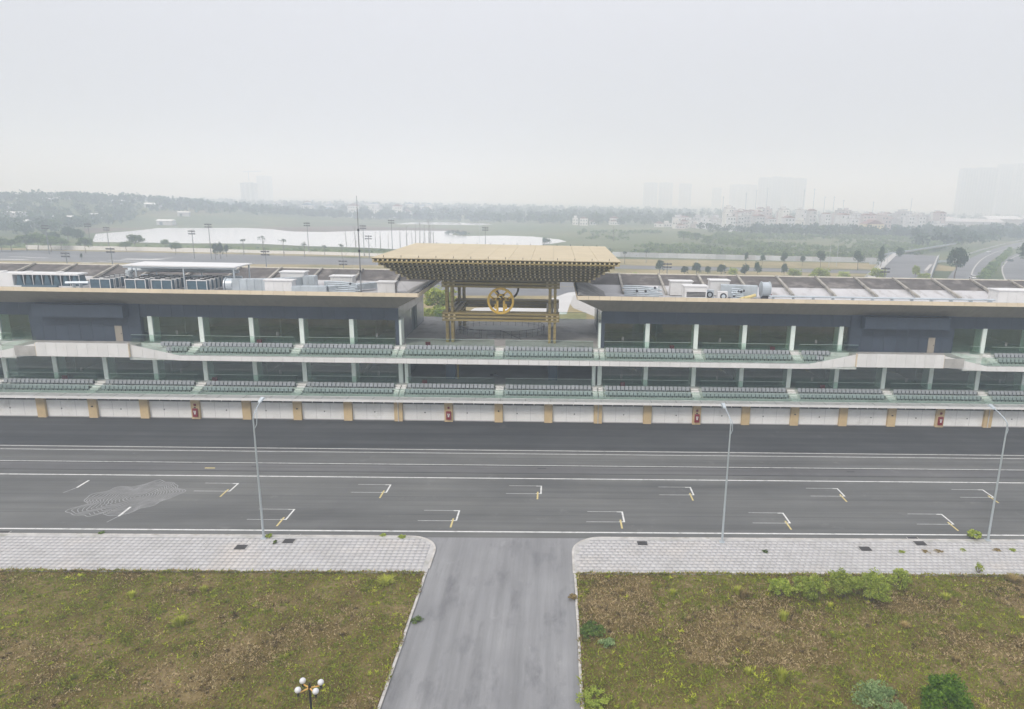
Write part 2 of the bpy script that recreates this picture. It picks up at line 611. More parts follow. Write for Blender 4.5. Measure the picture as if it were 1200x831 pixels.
# ================================================================== GROUND
def vnoise(x, y, cell, seed):
    rg = np.random.default_rng(seed)
    T = rg.random((128, 128))
    gx, gy = x / cell, y / cell
    ix, iy = np.floor(gx).astype(int), np.floor(gy).astype(int)
    fx, fy = gx - ix, gy - iy
    fx, fy = fx * fx * (3 - 2 * fx), fy * fy * (3 - 2 * fy)
    g = lambda a, b: T[a % 128, b % 128]
    return (g(ix, iy) * (1 - fx) + g(ix + 1, iy) * fx) * (1 - fy) + (g(ix, iy + 1) * (1 - fx) + g(ix + 1, iy + 1) * fx) * fy


def sheet(name, pts, z, mat, parent=None):
    mb = MB()
    mb.add([(p[0], p[1], z) for p in pts], [tuple(range(len(pts)))])
    o = mb.build(name, mat, parent)
    if parent is None:
        struct(o)
    return o


def terrain_mat(name, stops, scale, scale2=0.3, dirt=None):
    m, nt, b = new_mat(name)
    p = wpos(nt)
    n1 = noise(nt, p, scale, 6, 0.62, 0.3)
    c = ramp(nt, n1, stops)
    n2 = noise(nt, p, scale2, 5, 0.7)
    c = mixc(nt, 0.6, c, ramp(nt, n2, [(0.3, (0.6, 0.6, 0.6)), (0.7, (1.3, 1.3, 1.3))]), 'MULTIPLY')
    nt.links.new(c, b.inputs['Base Color'])
    b.inputs['Roughness'].default_value = 0.95
    b.inputs['Specular IOR Level'].default_value = 0.1
    return m


MAT['ground'] = terrain_mat('scrub_ground', [(0.3, (0.055, 0.080, 0.030)), (0.5, (0.095, 0.115, 0.045)), (0.7, (0.17, 0.155, 0.075))], 0.012, 0.15)
MAT['marsh'] = terrain_mat('marsh_ground', [(0.3, (0.085, 0.115, 0.050)), (0.5, (0.12, 0.14, 0.065)), (0.7, (0.17, 0.165, 0.09))], 0.008, 0.08)
MAT['reed'] = terrain_mat('reed_ground', [(0.35, (0.10, 0.07, 0.05)), (0.6, (0.14, 0.11, 0.075))], 0.01, 0.05)
MAT['drygrass'] = terrain_mat('dry_grass', [(0.3, (0.17, 0.155, 0.06)), (0.5, (0.28, 0.23, 0.11)), (0.75, (0.35, 0.29, 0.17))], 0.05, 0.5)
MAT['bank'] = terrain_mat('green_bank', [(0.3, (0.08, 0.12, 0.03)), (0.6, (0.13, 0.165, 0.05)), (0.75, (0.20, 0.19, 0.08))], 0.05, 0.4)
MAT['soil'] = terrain_mat('field_soil', [(0.3, (0.085, 0.064, 0.020)), (0.5, (0.15, 0.112, 0.040)), (0.7, (0.26, 0.195, 0.10))], 0.25, 3.5)
MAT['road_far'] = asphalt('road_asphalt', (0.14, 0.143, 0.15), (0.17, 0.173, 0.18), False)
MAT['paving_far'] = M('pale_paving', (0.52, 0.52, 0.51), 0.8, 0.1, 0.1)
MAT['drive'] = None

mb = MB()
R = 5900
xs = [-R, -1500, -400, 0, 400, 1500, R]
ys = [-R, -600, 0, 400, 900, 1800, R]
for i in range(6):
    for j in range(6):
        mb.quad((xs[i], ys[j], -.06), (xs[i + 1], ys[j], -.06), (xs[i + 1], ys[j + 1], -.06), (xs[i], ys[j + 1], -.06))
struct(mb.build('ground', MAT['ground']))

# ---- track: four asphalt sheets laid edge to edge, one thing
Y_NEAR, Y_L4, Y_L3, Y_L1 = 57.56, 69.8, 73.55, 78.26
Y_L2 = G(600, 531.8)[1]
TX0, TX1 = -330, 330
track = sheet('race_track', [(TX0, 56.45), (TX1, 56.45), (TX1, 71.1), (TX0, 71.1)], 0, MAT['track'])
sheet('concrete_strip', [(TX0, 71.3), (TX1, 71.3), (TX1, 73.3), (TX0, 73.3)], 0, MAT['strip'], track)
sheet('drain_channel', [(TX0, 71.1), (TX1, 71.1), (TX1, 71.3), (TX0, 71.3)], -0.01, MAT['gutter'], track)
sheet('pit_lane', [(TX0, 73.3), (TX1, 73.3), (TX1, 78.5), (TX0, 78.5)], 0, MAT['track'], track)
sheet('pit_apron', [(TX0, 78.5), (TX1, 78.5), (TX1, 90.0), (TX0, 90.0)], 0, MAT['apron'], track)


def strip(name, x0, x1, y0, y1, mat, z=0.005, parent=track):
    return sheet(name, [(x0, y0), (x1, y0), (x1, y1), (x0, y1)], z, mat, parent)


for yy, w in ((Y_NEAR, .20), (Y_L4, .20), (Y_L3, .13), (Y_L1, .14), (Y_L2, .13)):
    strip('track_line', TX0, TX1, yy - w / 2, yy + w / 2, MAT['white_line'])
strip('drain_line', TX0, TX1, Y_L3 - .34, Y_L3 - .12, MAT['gutter'], 0.004)
strip('drain_line', TX0, TX1, Y_L2 + .55, Y_L2 + .75, MAT['gutter'], 0.004)


def grid_box(xf, yt, d):
    """start slot: front bar at xf, long thin sides, yellow sight line"""
    o = MB()
    o.quad((xf - .16, yt - d, .005), (xf, yt - d, .005), (xf, yt, .005), (xf - .16, yt, .005))
    o.quad((xf - .62, yt - .15, .006), (xf - .16, yt - .15, .006), (xf - .16, yt, .006), (xf - .62, yt, .006))
    o.quad((xf - .6, yt - d, .006), (xf - .16, yt - d, .006), (xf - .16, yt - d + .15, .006), (xf - .6, yt - d + .15, .006))
    g = o.build('grid_slot_marking', MAT['white_line'], track)
    t = MB()
    t.quad((xf - 3.5, yt - .07, .005), (xf - .62, yt - .07, .005), (xf - .62, yt, .005), (xf - 3.5, yt, .005))
    t.quad((xf - 3.7, yt - d, .005), (xf - .6, yt - d, .005), (xf - .6, yt - d + .07, .005), (xf - 3.7, yt - d + .07, .005))
    t.build('side_line', MAT['thin_line'], g)
    t = MB()
    t.quad((xf - .49, yt - d - 1.3, .008), (xf - .33, yt - d - 1.3, .008), (xf - .33, yt - d + .5, .008), (xf - .49, yt - d + .5, .008))
    t.build('yellow_sight_line', MAT['yellow_line'], g)


xf0 = G(635.2, 569.6)[0]
for k in range(-2, 6):
    grid_box(xf0 + 15.95 * k, 67.9, 2.05)
xn0 = G(730, 600)[0]
for k in range(-2, 5):
    grid_box(xn0 + 15.95 * k, 61.9, 2.25)
# two bare front lines of the forward slots
for (xa, ya), (xb, yb), (xc, yc) in (((104, 563), (90, 571.5), (74, 577.5)), ((153, 594), (139, 605), (125, 612))):
    a, b2, c = G(xa, ya), G(xb, yb), G(xc, yc)
    o = MB().quad((b2[0] - .1, b2[1], .009), (b2[0] + .12, b2[1], .009), (a[0] + .12, a[1], .009), (a[0] - .1, a[1], .009))
    g = o.build('grid_slot_marking', MAT['white_line'], track)
    o = MB().quad((c[0] - .05, c[1], .008), (c[0] + .07, c[1], .008), (b2[0] + .07, b2[1], .008), (b2[0] - .05, b2[1], .008))
    o.build('faded_line', MAT['worn_line'], g)
# yellow and brown patches in the concrete strip
for (x, y, w, mt) in ((246, 548.5, 1.1, 'yellow_line'), (298, 546.5, .6, 'gutter'), (635, 549, 1.0, 'gutter'), (997, 553, .9, 'gutter')):
    p = G(x, y)
    strip('ground_patch', p[0] - w / 2, p[0] + w / 2, p[1] - .12, p[1] + .12, MAT[mt], .007)
# paler diagonal seam across the straight
a, b2 = G(418, 557), G(372, 622)
MB().quad((b2[0] - .09, b2[1], .004), (b2[0] + .09, b2[1], .004), (a[0] + .09, a[1], .004), (a[0] - .09, a[1], .004)).build('paving_seam', MAT['strip'], track)

for yy in (60.9, 64.9, 75.6, 81.6, 85.2):
    strip('paving_seam', TX0, TX1, yy, yy + .05, MAT['gutter'], .003)
# painted contour-line artwork on the straight
art = MB()
c0 = G(161, 582)


def outline(t, k):
    a = 2 * pi * t
    s = k / 16.0
    wob = .04 * sin(2 * a + 1.1) + (.07 * sin(5 * a + .5) + .05 * sin(9 * a + k * .35) + .03 * sin(15 * a - k * .2)) * s
    if cos(a) < 0:
        wob *= 1.7
    x = 3.9 * s * (1 + wob) * cos(a) - .5 * s * s
    y = 4.1 * s * (1 + wob * .8) * sin(a) - .3 * s
    return x + .12 * y, y + .10 * x


for k in range(1, 17):
    n = 110
    hw = .035 if k % 4 else .045
    ring = []
    for i in range(n):
        x, y = outline(i / n, k)
        x2, y2 = outline((i + .5) / n, k)
        d = Vector((x2 - x, y2 - y)).normalized()
        ring.append((x, y, -d.y * hw, d.x * hw))
    for i in range(n):
        p, q = ring[i], ring[(i + 1) % n]
        art.quad((c0[0] + p[0] - p[2], c0[1] + p[1] - p[3], .004), (c0[0] + q[0] - q[2], c0[1] + q[1] - q[3], .004),
                 (c0[0] + q[0] + q[2], c0[1] + q[1] + q[3], .004), (c0[0] + p[0] + p[2], c0[1] + p[1] + p[3], .004))
art.build('painted_contour_lines', MAT['worn_line'], track)

# ---- driveway
m, nt, b = new_mat('drive_asphalt')
p = wpos(nt)
c = ramp(nt, noise(nt, p, 0.16, 5, .6), [(.3, (.225, .226, .230)), (.7, (.285, .286, .288))])
c = mixc(nt, ramp(nt, noise(nt, wpos(nt, (1.1, .045, 1)), 1.0, 5, .65), [(.40, (0, 0, 0)), (.72, (.9, .9, .9))]), c, (.175, .176, .178))
c = mixc(nt, ramp(nt, noise(nt, wpos(nt, (.5, .16, 1)), 1.1, 6, .7), [(.52, (0, 0, 0)), (.74, (.85, .85, .85))]), c, (.13, .13, .137))
c = mixc(nt, ramp(nt, noise(nt, p, .55, 5, .7), [(.62, (0, 0, 0)), (.75, (.4, .4, .4))]), c, (.38, .38, .38))
g_ = noise(nt, p, 16, 3, .8)
c = mixc(nt, .3, c, ramp(nt, g_, [(.25, (.6, .6, .6)), (.75, (1.35, 1.35, 1.35))]), 'MULTIPLY')
nt.links.new(c, b.inputs['Base Color'])
b.inputs['Roughness'].default_value = .9
b.inputs['Specular IOR Level'].default_value = .2
bump(nt, b, g_, .25, .01)
MAT['drive'] = m
DX0, DX1 = -10.0, 1.95
arcL = [(DX0 - 2.6 + 2.6 * cos(t), 53.85 + 2.6 * sin(t)) for t in np.linspace(0, pi / 2, 9)]
arcR = [(DX1 + 2.6 - 2.6 * cos(t), 53.85 + 2.6 * sin(t)) for t in np.linspace(0, pi / 2, 9)]
sheet('driveway', [(DX0, -30), (DX1, -30)] + arcR + arcL[::-1], -.004, MAT['drive'])

# ---- pavements with pavers
m, nt, b = new_mat('paver_stone')
at = nt.nodes.new('ShaderNodeAttribute')
at.attribute_name = 'tint'
c = ramp(nt, at.outputs['Fac'], [(0, (.43, .415, .41)), (.5, (.48, .47, .465)), (1, (.53, .52, .51))])
c = mixc(nt, ramp(nt, noise(nt, wpos(nt), .45, 6, .65), [(.45, (0, 0, 0)), (.72, (.75, .75, .75))]), c, (.37, .36, .345))
c = mixc(nt, ramp(nt, noise(nt, wpos(nt), .16, 4, .6), [(.52, (0, 0, 0)), (.72, (.5, .5, .5))]), c, (.58, .52, .46))
nt.links.new(c, b.inputs['Base Color'])
b.inputs['Roughness'].default_value = .85
MAT['paver'] = m


def pavement(name, x0, x1, y0, y1, arc, side):
    pts = ([(x0, y0), (x1, y0)] + arc + [(x0, y1)]) if side < 0 else ([(x1, y0), (x1, y1)] + arc[::-1] + [(x0, y0)])
    o = struct(MB().slab(pts, -.05, .10).build(name, MAT['mortar']))
    ax, ay = (x1, y1) if side < 0 else (x0, y1)
    cxr, cyr = ax + side * 2.6, ay - 2.6
    P = []
    s = .5
    ny = int((y1 - y0 - .25) / s)
    for j in range(ny):
        ya = y0 + .04 + j * s
        off = 0 if side < 0 else .5 * s * (j % 2)
        i0 = int((x1 - x0) / s) + 2
        for i in range(-1, i0):
            xa = x0 + i * s + (off % s)
            if xa < x0 + .02 or xa + s > x1 - .18:
                continue
            xm, ym = xa + s / 2, ya + s / 2
            if (xm - cxr) * -side > 0 and ym > cyr and math.hypot(xm - cxr, ym - cyr) > 2.05:
                continue
            P.append((xa, ya))
    P = np.array(P)
    n = len(P)
    g = .0045
    z = .1025 + RNG.uniform(-.001, .002, n)
    V = np.empty((n, 8, 3))
    for k, (dx, dy) in enumerate(((g, g), (s - g, g), (s - g, s - g), (g, s - g))):
        V[:, k] = np.stack([P[:, 0] + dx, P[:, 1] + dy, np.full(n, .09)], 1)
        V[:, k + 4] = np.stack([P[:, 0] + dx, P[:, 1] + dy, z + RNG.uniform(-.0008, .0008, n)], 1)
    Fb = np.array([(4, 5, 6, 7), (0, 1, 5, 4), (1, 2, 6, 5), (2, 3, 7, 6), (3, 0, 4, 7)])
    F = (Fb[None] + (np.arange(n) * 8)[:, None, None]).reshape(-1, 4)
    me = bpy.data.meshes.new('paving_stones')
    me.vertices.add(n * 8)
    me.vertices.foreach_set('co', V.ravel().astype(np.float32))
    me.loops.add(len(F) * 4)
    me.loops.foreach_set('vertex_index', F.ravel().astype(np.int32))
    me.polygons.add(len(F))
    me.polygons.foreach_set('loop_start', np.arange(0, len(F) * 4, 4, dtype=np.int32))
    me.polygons.foreach_set('loop_total', np.full(len(F), 4, np.int32))
    a2 = me.attributes.new('tint', 'FLOAT', 'POINT')
    a2.data.foreach_set('value', np.repeat(np.clip(RNG.normal(.5, .16, n), 0, 1), 8).astype(np.float32))
    me.materials.append(MAT['paver'])
    me.update(calc_edges=True)
    stuff(obj('paving_stones', me, o))
    # kerb stones round the road side
    if side < 0:
        ln = [(x0 + 0.0, y1)] + [(x, y1) for x in np.arange(x0 + 1, cxr, 1.0)] + arc[::-1] + [(x1, y) for y in np.arange(cyr - .8, y0, -1.0)]
    else:
        ln = [(x0, y) for y in np.arange(y0, cyr, 1.0)] + arc + [(x, y1) for x in np.arange(cxr + 1, x1, 1.0)]
    kb = MB()
    for p_, q_ in zip(ln[:-1], ln[1:]):
        d = Vector((q_[0] - p_[0], q_[1] - p_[1]))
        if d.length < .02:
            continue
        u = d.normalized()
        nn = Vector((-u.y, u.x)) * .09
        pa, qa = Vector(p_) + u * .01, Vector(q_) - u * .01
        kb.slab([tuple(pa - nn), tuple(qa - nn), tuple(qa + nn), tuple(pa + nn)], -.05, .115)
    stuff(kb.build('kerb_stones', MAT['kerb'], o))
    return o


PAV_Y0, PAV_Y1 = 50.4, 56.45
pavement('pavement', -95, DX0, PAV_Y0, PAV_Y1, [(p[0], p[1]) for p in arcL], -1)
pavement('pavement', DX1, 95, PAV_Y0, PAV_Y1, [(p[0], p[1]) for p in arcR], 1)
# kerbs along the driveway, block by block
for xk, nm in ((DX0 - .1, 0), (DX1 + .1, 1)):
    k0 = struct(MB().box(xk - .07, xk + .07, -30, 50.3, -.05, .02).build('driveway_kerb', MAT['conc']))
    kme = MB().box(-.09, .09, .01, .99, 0, .125).mesh('kerb_block', MAT['kerb'])
    for j in range(30, 50):
        obj('kerb_block', kme, k0, (xk + random.uniform(-.012, .012), j + .3, random.uniform(-.02, .0)))

# ---- grass fields
FIELDS = ((-78, DX0 - .2, 20, 50.38), (DX1 + .2, 84, 20, 50.38))
for x0, x1, y0, y1 in FIELDS:
    sheet('field_soil', [(x0, y0), (x1, y0), (x1, y1), (x0, y1)], .0, MAT['soil'])
MAT['grass'] = leaf_mat('field_grass', [(0.0, (.055, .040, .018)), (.22, (.21, .145, .058)), (.38, (.44, .345, .195)), (.52, (.20, .18, .042)),
                                        (.68, (.135, .162, .018)), (.84, (.26, .30, .025)), (1.0, (.50, .52, .06))], transl=.2)
Vs, Ts = [], []


def blades(x, y, tint, hs, ws):
    n = len(x)
    a = RNG.uniform(0, 2 * pi, n)
    h = RNG.uniform(.05, .16, n) * hs
    w = RNG.uniform(.022, .062, n) * ws
    ln = RNG.uniform(.2, 1.5, n) * h
    b_ = RNG.uniform(0, 2 * pi, n)
    T = np.zeros((n, 3, 3))
    T[:, 0] = np.stack([x - w * np.cos(a), y - w * np.sin(a), h * RNG.uniform(0, .5, n)], 1)
    T[:, 1] = np.stack([x + w * np.cos(a), y + w * np.sin(a), h * RNG.uniform(0, .5, n)], 1)
    T[:, 2] = np.stack([x + ln * np.cos(b_), y + ln * np.sin(b_), h], 1)
    Vs.append(T)
    Ts.append(tint)


for fi, (x0, x1, y0, y1) in enumerate(FIELDS):
    y0 = 27
    area = (x1 - x0) * (y1 - y0)
    n = int(area * 165)
    x = RNG.uniform(x0 + .05, x1 - .05, n)
    y = RNG.uniform(y0, y1 - .05, n)

    def greenness(x, y):
        big = vnoise(x, y * 1.5, 5.5, 31 + fi) * .55 + vnoise(x, y, 2.1, 32 + fi) * .3 + vnoise(x, y, .7, 33 + fi) * .15
        big += (.08 + np.clip((x + 20) / 60, -.05, .10)) if fi == 0 else (.02 + np.clip((44 - y) / 70, -.02, .08))
        return np.clip((big - (.37 if fi == 0 else .40)) / .20, 0, 1)

    green = greenness(x, y)
    jit = RNG.normal(0, .15, n)
    tint = np.clip(np.where(RNG.random(n) < green, .68 + jit * .75, .30 + jit), 0, .86)
    keep = RNG.random(n) < .4 + .6 * vnoise(x, y, 1.1, 36 + fi)
    blades(x[keep], y[keep], tint[keep], 1.25 if fi else .95, 1.0)
    # little clumps: bright weeds in the green parts, bleached straw in the dry ones
    for nc, lo, hi, rad, per, gmin in ((int(area * .5), .80, .95, .14, 12, .3), (int(area * .14), .84, .98, .28, 26, .2), (int(area * .9), .33, .44, .24, 18, -1), (int(area * .9), .62, .76, .34, 34, .05), (int(area * .5), .0, .14, .3, 22, -1), (int(area * .03), .9, 1.0, .3, 30, -1)):
        cx_ = RNG.uniform(x0 + .2, x1 - .2, nc)
        cy_ = RNG.uniform(y0, y1 - .2, nc)
        gg = greenness(cx_, cy_)
        ok = (gg > gmin) & (RNG.random(nc) < .35 + .65 * gg) if gmin >= 0 else (RNG.random(nc) > gg)
        cx_, cy_ = cx_[ok], cy_[ok]
        nc = len(cx_)
        rr = rad * RNG.uniform(.4, 1.3, nc)
        ct = RNG.uniform(lo, hi, nc)
        k = np.repeat(np.arange(nc), per)
        x = cx_[k] + RNG.normal(0, .5, nc * per) * rr[k]
        y = cy_[k] + RNG.normal(0, .5, nc * per) * rr[k]
        x = np.clip(x, x0 + .03, x1 - .03)
        blades(x, y, np.clip(ct[k] + RNG.normal(0, .04, nc * per), 0, 1), 1.4 if fi else 1.1, 1.0)
for fi, (x0, x1, y0, y1) in enumerate(FIELDS):      # grass creeping over the paving edge and the driveway kerbs
    n = int((x1 - x0) * 60)
    x = RNG.uniform(x0, x1, n)
    k = vnoise(x, x * 0, .8, 70 + fi)
    y = 50.30 + RNG.uniform(0, .32, n) * k ** 2
    T0 = len(Vs)
    blades(x, y, np.clip(RNG.choice([.25, .36, .66, .8], n) + RNG.normal(0, .06, n), 0, 1), 1.7, 1.3)
    Vs[T0][:, :, 2] += .06
    n = 800
    y = RNG.uniform(27, 50.2, n)
    xe = x1 if fi == 0 else x0
    sg = 1 if fi == 0 else -1
    x = xe + sg * (-.12 + RNG.uniform(0, .40, n) * vnoise(y, y * 0, 1.1, 74 + fi) ** 3)
    T0 = len(Vs)
    blades(x, y, np.clip(RNG.choice([.2, .33, .66, .8], n) + RNG.normal(0, .06, n), 0, 1), 1.6, 1.2)
    Vs[T0][:, :, 2] += .08
stuff(obj('field_grass', tris_mesh('field_grass', np.concatenate(Vs), np.concatenate(Ts), MAT['grass'])),
      'rough brown and green grass covering the fields beside the driveway', 'grass')


# ================================================================== PIT BUILDING
XC, Y0B, BAY, NB = -7.3, 88.8, 6.77, 14
UE = NB * BAY                      # half length
WALL = 3.7                         # facade plane behind the garage plane
Z1, Z2 = 4.4, 9.8                  # gallery decks
T1a, T1b = 3.45, 3.93
T2a, T2b = 8.85, 9.33
U_END = 14.1                       # inner ends of the two wings
EAVE = 3.7
BLK0, BLK1 = 48.6, 63.2
bld = empty('pit_building', (XC, Y0B, 0), 'long three-storey pit building with garages, seating galleries and slate-grey upper walls', 'building')


def part(name, mb, mats, parent=bld, loc=(0, 0, 0), smooth=False):
    return mb.build(name, mats, parent, loc, smooth)


# -- ground floor: garages
gw = part('garage_wall', MB().box(-UE, UE, .75, 1.0, 0, 3.05), MAT['interior'])
pil_me = MB().box(-.55, .55, 0, .75, 0, 3.05).mesh('garage_pillar', MAT['sand'])
pilh_me = MB().box(-.55, -.06, 0, .75, 0, 3.05).box(.06, .55, 0, .75, 0, 3.05).mesh('garage_pillar', MAT['sand'])
pipe_me = MB().tube((0, -.05, 0), (0, -.05, 3.05), .05, .05, 8).mesh('downpipe', MAT['white'])
dw = BAY - 1.1
dm = MB()
for k in range(4):
    z0 = .10 + k * .56
    dm.box(-dw / 2 + .02, dw / 2 - .02, .35, .42, z0, z0 + .548)
door_me = dm.mesh('garage_door', MAT['door_white'])
seam_me = MB().box(-.012, .012, .342, .352, .1, 2.33).mesh('door_seam', MAT['seam'])
sill_me = MB().box(-dw / 2, dw / 2, .30, .75, 0, .07).mesh('door_sill', MAT['seam'])
lou = MB()
for k in range(4):
    lou.box(-dw / 2 + .06 + k * dw / 4, -dw / 2 - .06 + (k + 1) * dw / 4, .36, .44, 2.36, 2.74)
lou_me = lou.mesh('louvre', MAT['black'])
lint_me = MB().box(-dw / 2, dw / 2, .44, .75, 2.30, 3.05).mesh('door_lintel', MAT['door_white'])
hand_me = MB().box(-.07, .07, .30, .36, 1.12, 1.24).mesh('door_handle', MAT['black'])
lamp_me = MB().box(-.1, .1, -.09, 0, 0, .14).mesh('wall_lamp', MAT['black'])
for i in range(-NB, NB + 1):
    u = i * BAY
    if abs(i) in (2, 10):
        obj('garage_pillar', pilh_me, bld, (u, 0, 0))
        obj('downpipe', pipe_me, bld, (u, 0, 0))
    else:
        pp = obj('garage_pillar', pil_me, bld, (u, 0, 0))
        if i % 2 == 0:
            obj('wall_lamp', lamp_me, pp, (0, 0, 1.55))
    if i < NB:
        d = obj('garage_door', door_me, bld, (u + BAY / 2, 0, 0))
        obj('door_seam', seam_me, d, (-dw / 6, 0, 0))
        obj('door_seam', seam_me, d, (dw / 6, 0, 0))
        obj('louvre', lou_me, d)
        obj('door_handle', hand_me, d, (random.choice((-.9, .15, .6)), 0, 0))
        obj('door_lintel', lint_me, d)
        obj('door_sill', sill_me, d)

# -- canopy over the garages
cap_ = part('canopy', MB().box(-UE, UE, -1.38, -.02, 3.13, 3.40), MAT['ledge'])
clip_me = MB().box(-BAY / 4 + .012, BAY / 4 - .012, -1.43, -1.382, 3.10, 3.43).mesh('edge_panel', MAT['white_panel'])
seam2_me = MB().box(-.02, .02, -1.34, -.05, 3.40, 3.415).mesh('canopy_seam', MAT['gutter'])
for k in range(-2 * NB, 2 * NB):
    obj('edge_panel', clip_me, cap_, ((k + .5) * BAY / 2, 0, 0))
    obj('canopy_seam', seam2_me, cap_, (k * BAY / 2 + .3, 0, 0))
part('canopy_beam', MB().box(-UE, UE, -1.1, .74, 3.05, 3.125), MAT['interior'])

# -- decks and seating tiers
def tier(name, za, zb, zd, zbot, u0, u1):
    mb = MB()
    mb.prof([(0, zbot), (0, za), (1.6, za), (1.6, zb), (2.8, zb), (2.8, zd - .02), (WALL + .02, zd - .02), (WALL + .02, zbot)], u0, u1)
    return part(name, mb, MAT['tread'])


tier_lo = tier('seating_tier', T1a, T1b, Z1, 3.05, -UE, UE)
tier_up = []
for u0, u1 in ((-BLK0 + .2, BLK0 - .2), (BLK1 - .2, UE), (-UE, -BLK1 + .2)):
    tier_up.append(tier('seating_tier', T2a, T2b, Z2, 8.1, u0, u1))
for s in (-1, 1):
    a, b2 = sorted((s * (BLK0 - .18), s * (BLK1 - .22)))
    part('terrace_slab', MB().box(a, b2, -.2, WALL + .02, 8.5, 9.78), MAT['conc'])
part('floor_slab', MB().box(-UE, UE, WALL + .03, 22.8, 3.05, Z1), MAT['interior_fl'])
part('floor_slab', MB().box(-UE, UE, WALL + .03, 26.6, 8.1, Z2 - .002), MAT['deck'])
part('ceiling', MB().box(-UE, UE, WALL + .1, 22.7, 8.04, 8.096), MAT['interior_ce'])

# white band along the upper gallery
pw = BAY / 5
band_me = MB().box(-pw / 2 + .012, pw / 2 - .012, -.07, -.005, 8.10, 8.76).mesh('band_panel', MAT['white_panel'])
UB = int(42.2 / pw) * pw
band = part('gallery_band', MB().box(-UB, UB, -.004, .12, 8.06, 8.80), MAT['joint'])
k = int(42.2 / pw)
for j in range(-k, k):
    obj('band_panel', band_me, band, ((j + .5) * pw, 0, 0))
for s in (-1, 1):
    a, b2 = sorted((s * 48.2, s * 60.1))
    rb = part('raised_band', MB().box(a, b2, -.30, -.22, 8.52, 10.28), MAT['joint'])
    n = 9
    w = (b2 - a) / n
    me = MB().box(-w / 2 + .012, w / 2 - .012, -.36, -.302, 8.5, 10.3).mesh('band_panel', MAT['white_panel'])
    for j in range(n):
        obj('band_panel', me, rb, (a + (j + .5) * w, 0, 0))
    for e in (a, b2):
        MB().box(e - .03, e + .03, -.36, .1, 8.5, 10.3).build('band_end', MAT['fascia'], rb)
    MB().box(a, b2, -.22, .0, 10.2, 10.28).build('band_cap', MAT['white_panel'], rb)
    for (ua, ub) in ((48.15, UB), (60.15, 66.3)):
        n = 4
        sb = None
        for j in range(n):
            f0, f1 = j / n, (j + 1) / n
            x0, x1 = s * (ua + (ub - ua) * f0), s * (ua + (ub - ua) * f1)
            e = .012 * (1 if x1 > x0 else -1)
            x0, x1 = x0 + e, x1 - e
            tz = lambda f: 10.15 + (8.78 - 10.15) * f
            bz = lambda f: 8.5 + (8.10 - 8.5) * f
            V = [(x0, -.07, bz(f0)), (x1, -.07, bz(f1)), (x1, -.07, tz(f1)), (x0, -.07, tz(f0)),
                 (x0, .04, bz(f0)), (x1, .04, bz(f1)), (x1, .04, tz(f1)), (x0, .04, tz(f0))]
            F = [(0, 1, 2, 3), (7, 6, 5, 4), (0, 4, 5, 1), (1, 5, 6, 2), (2, 6, 7, 3), (3, 7, 4, 0)]
            o = part('band_panel', MB().add(V, F), MAT['white_panel'])
        # slanted glass side screen behind the rising band
        x0, x1 = s * ua, s * (ua + (ub - ua) * .75)
        part('side_screen', MB().add([(x0, .1, 10.15), (x1, .1, 9.0), (x1, .12, 9.9), (x0, .12, 11.1)], [(0, 1, 2, 3)]), MAT['rail_glass'])
    a, b2 = sorted((s * 66.3, s * UE))
    ob = part('gallery_band', MB().box(a, b2, -.004, .12, 8.06, 8.80), MAT['joint'])
    n = int((b2 - a) / pw)
    for j in range(n):
        obj('band_panel', band_me, ob, (a + (j + .5) * (b2 - a) / n, 0, 0), 0, ((b2 - a) / n / pw, 1, 1))

# glass parapets and balustrades, pane by pane
gp = BAY / 3
par_me = MB().box(-gp / 2 + .015, gp / 2 - .015, .03, .045, 0, 1.1).mesh('parapet_pane', MAT['rail_glass'])
edge_me = MB().box(-gp / 2 + .015, gp / 2 - .015, .024, .051, 1.1, 1.13).mesh('pane_edge', MAT['rail_edge'])
bal_me = MB().box(-gp / 2 + .015, gp / 2 - .015, 2.86, 2.872, 0, 1.05).mesh('balustrade_pane', MAT['rail_glass'])
bedge_me = MB().box(-gp / 2 + .015, gp / 2 - .015, 2.85, 2.88, 1.05, 1.085).mesh('pane_edge', MAT['rail_edge'])


def is_aisle(u):
    return abs(u / (2 * BAY) - round(u / (2 * BAY))) * 2 * BAY < .7


for lev, (za, zd) in enumerate(((T1a, Z1), (T2a, Z2))):
    for j in range(-3 * NB, 3 * NB):
        u = (j + .5) * gp
        if lev == 1 and 42.0 < abs(u) < 66.5:
            if BLK0 < abs(u) < BLK1 or abs(u) > BLK1:
                continue
        elif not (lev == 1 and abs(u) > UE - 1):
            p_ = obj('parapet_pane', par_me, bld, (u, 0, za))
            obj('pane_edge', edge_me, p_)
        # balustrade behind the seats, shortened at the aisles
        sx, du = 1.0, 0.0
        for sgn in (-1, 1):
            if is_aisle(u + sgn * gp / 2):
                sx, du = (gp - .75) / gp, -sgn * .375
        p_ = obj('balustrade_pane', bal_me, bld, (u + du, 0, zd), 0, (sx, 1, 1))
        obj('pane_edge', bedge_me, p_)

# aisles
ais = MB()
aish = MB()


def aisle_mesh(w0, w1, rise):
    mb = MB()
    for k in range(5):
        y0 = .25 + k * .55
        mb.box(w0, w1, y0, y0 + .54, 0, .06 + rise * (k + 1) / 5)
    return mb


for lev, za in ((0, T1a), (1, T2a)):
    fm = aisle_mesh(-.55, .55, .9).mesh('aisle_steps', MAT['aisle'])
    hm = aisle_mesh(-.72, -.08, .9)
    hm.v += []
    h2 = aisle_mesh(.08, .72, .9)
    hm.add(h2.v, h2.f)
    hm = hm.mesh('aisle_steps', MAT['aisle'])
    for i in range(-NB + 2, NB - 1, 2):
        u = i * BAY
        if lev and 43 < abs(u) < 66:
            continue
        obj('aisle_steps', hm if abs(i) == 2 else fm, bld, (u, 0, za))

# seats: folded grey seats with dark brackets
SP = .567


